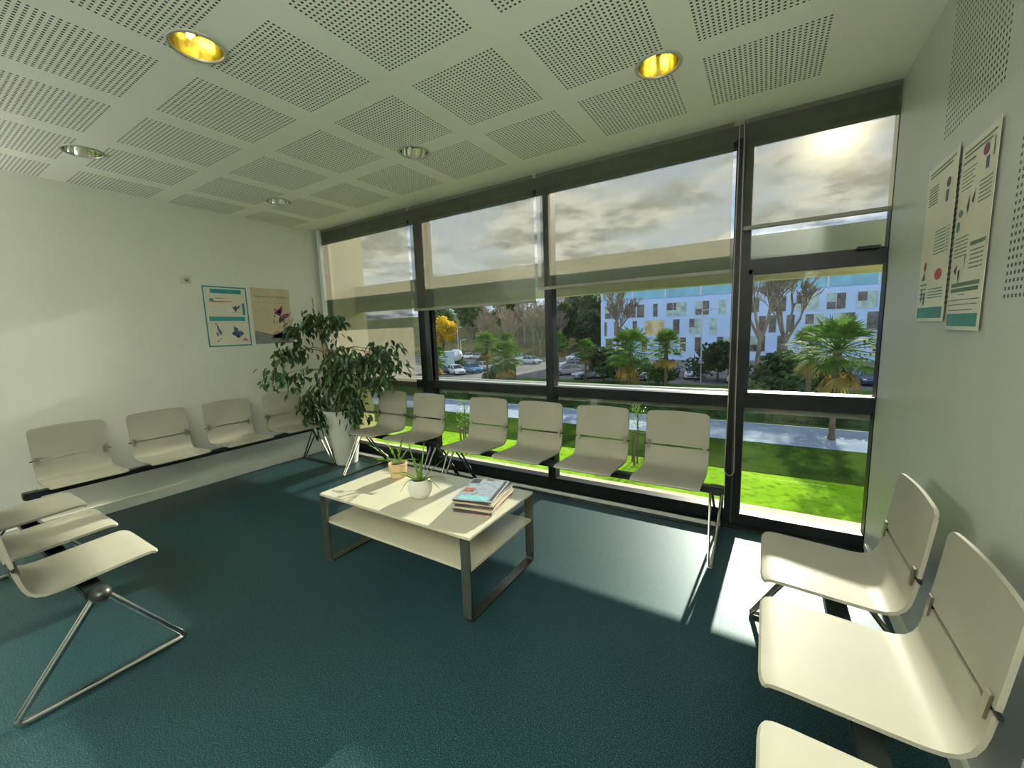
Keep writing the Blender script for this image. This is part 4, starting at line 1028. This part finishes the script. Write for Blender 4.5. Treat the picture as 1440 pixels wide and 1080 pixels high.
# ------------------------------------------------------------------ sun, sky, camera
def sun_dir(az, el): return Vector((math.sin(R(az))*math.cos(R(el)), math.cos(R(az))*math.cos(R(el)), math.sin(R(el))))
sd = sun_dir(2.6, 21.)
L = bpy.data.lights.new('sun', 'SUN'); L.energy = 7.7; L.angle = R(.8); L.color = (1., .95, .80)
so = bpy.data.objects.new('sun', L); C.objects.link(so); so.rotation_euler = sd.to_track_quat('Z', 'Y').to_euler(); so.location = sd*30

W = bpy.data.worlds.new('sky'); S.world = W; W.use_nodes = True
nt = W.node_tree; nt.nodes.clear(); g = NG(nt)
out = g.n('ShaderNodeOutputWorld'); bg = g.n('ShaderNodeBackground'); tc = g.n('ShaderNodeTexCoord')
sx = g.n('ShaderNodeSeparateXYZ'); nt.links.new(tc.outputs['Generated'], sx.inputs[0]); X, Y, Z = sx.outputs
zc = g.m('MAXIMUM', Z, 0.)
k = g.m('DIVIDE', 1., g.m('ADD', zc, .16))
cb = g.n('ShaderNodeCombineXYZ'); g.put(cb.inputs[0], g.m('MULTIPLY', X, k)); g.put(cb.inputs[1], g.m('MULTIPLY', Y, k))
n1 = g.noise(cb.outputs[0], 1.15, 9, .58); n2 = g.noise(cb.outputs[0], 3.2, 9, .62)
blue = g.mix(g.smooth(Z, 0., .6), (.52, .68, .84, 1), (.28, .45, .80, 1))
cloudc = g.mix(g.smooth(n2, .40, .60), (.17, .21, .265, 1), (.92, .93, .92, 1))
sky = g.mix(g.smooth(n1, .40, .56), blue, cloudc)
dv = g.n('ShaderNodeVectorMath', operation='DOT_PRODUCT'); nt.links.new(tc.outputs['Generated'], dv.inputs[0]); dv.inputs[1].default_value = sun_dir(5.6, 18.6)
gl = g.m('POWER', g.m('MAXIMUM', dv.outputs['Value'], 0.), 900.)
gl2 = g.m('POWER', g.m('MAXIMUM', dv.outputs['Value'], 0.), 18.)
warm = g.n('ShaderNodeMix', data_type='RGBA', blend_type='ADD'); warm.inputs[0].default_value = 1.
g.put(warm.inputs[6], sky)
sg = g.n('ShaderNodeVectorMath', operation='SCALE'); sg.inputs[0].default_value = (1., .86, .52); g.put(sg.inputs['Scale'], g.m('MULTIPLY_ADD', gl, 3.5, g.m('MULTIPLY', gl2, .04)))
nt.links.new(sg.outputs[0], warm.inputs[7])
back = g.m('MULTIPLY_ADD', g.smooth(Y, .2, -.4), 1.0, 1.)
g.put(bg.inputs[0], warm.outputs[2]); g.put(bg.inputs[1], g.m('MULTIPLY', back, .75))
nt.links.new(bg.outputs[0], out.inputs[0])

cam = bpy.data.cameras.new('camera'); co = bpy.data.objects.new('camera', cam); C.objects.link(co); S.camera = co
yaw, pitch, roll = R(-31.968), R(-7.576), R(-1.942)
F = Vector((math.sin(yaw)*math.cos(pitch), math.cos(yaw)*math.cos(pitch), math.sin(pitch)))
R0 = Vector((math.cos(yaw), -math.sin(yaw), 0)); U0 = R0.cross(F)
Rv = R0*math.cos(roll)+U0*math.sin(roll); Uv = -R0*math.sin(roll)+U0*math.cos(roll)
mw = Matrix((Rv, Uv, -F)).transposed().to_4x4(); mw.translation = (0, 0, 1.335)
co.matrix_world = mw
cam.sensor_fit = 'HORIZONTAL'; cam.sensor_width = 36.; cam.lens = 571.39/1440*36.
cam.clip_start = .02; cam.clip_end = 1500

vs = S.view_settings
S.display_settings.display_device = 'sRGB'
vs.view_transform = 'Standard'; vs.look = 'None'; vs.gamma = 1.; vs.use_curve_mapping = False
vs.exposure = .42
try:
    S.cycles.max_bounces = 10; S.cycles.diffuse_bounces = 6; S.cycles.transparent_max_bounces = 16
    S.cycles.caustics_reflective = False; S.cycles.caustics_refractive = False
    S.cycles.sample_clamp_indirect = 6.
except Exception: pass
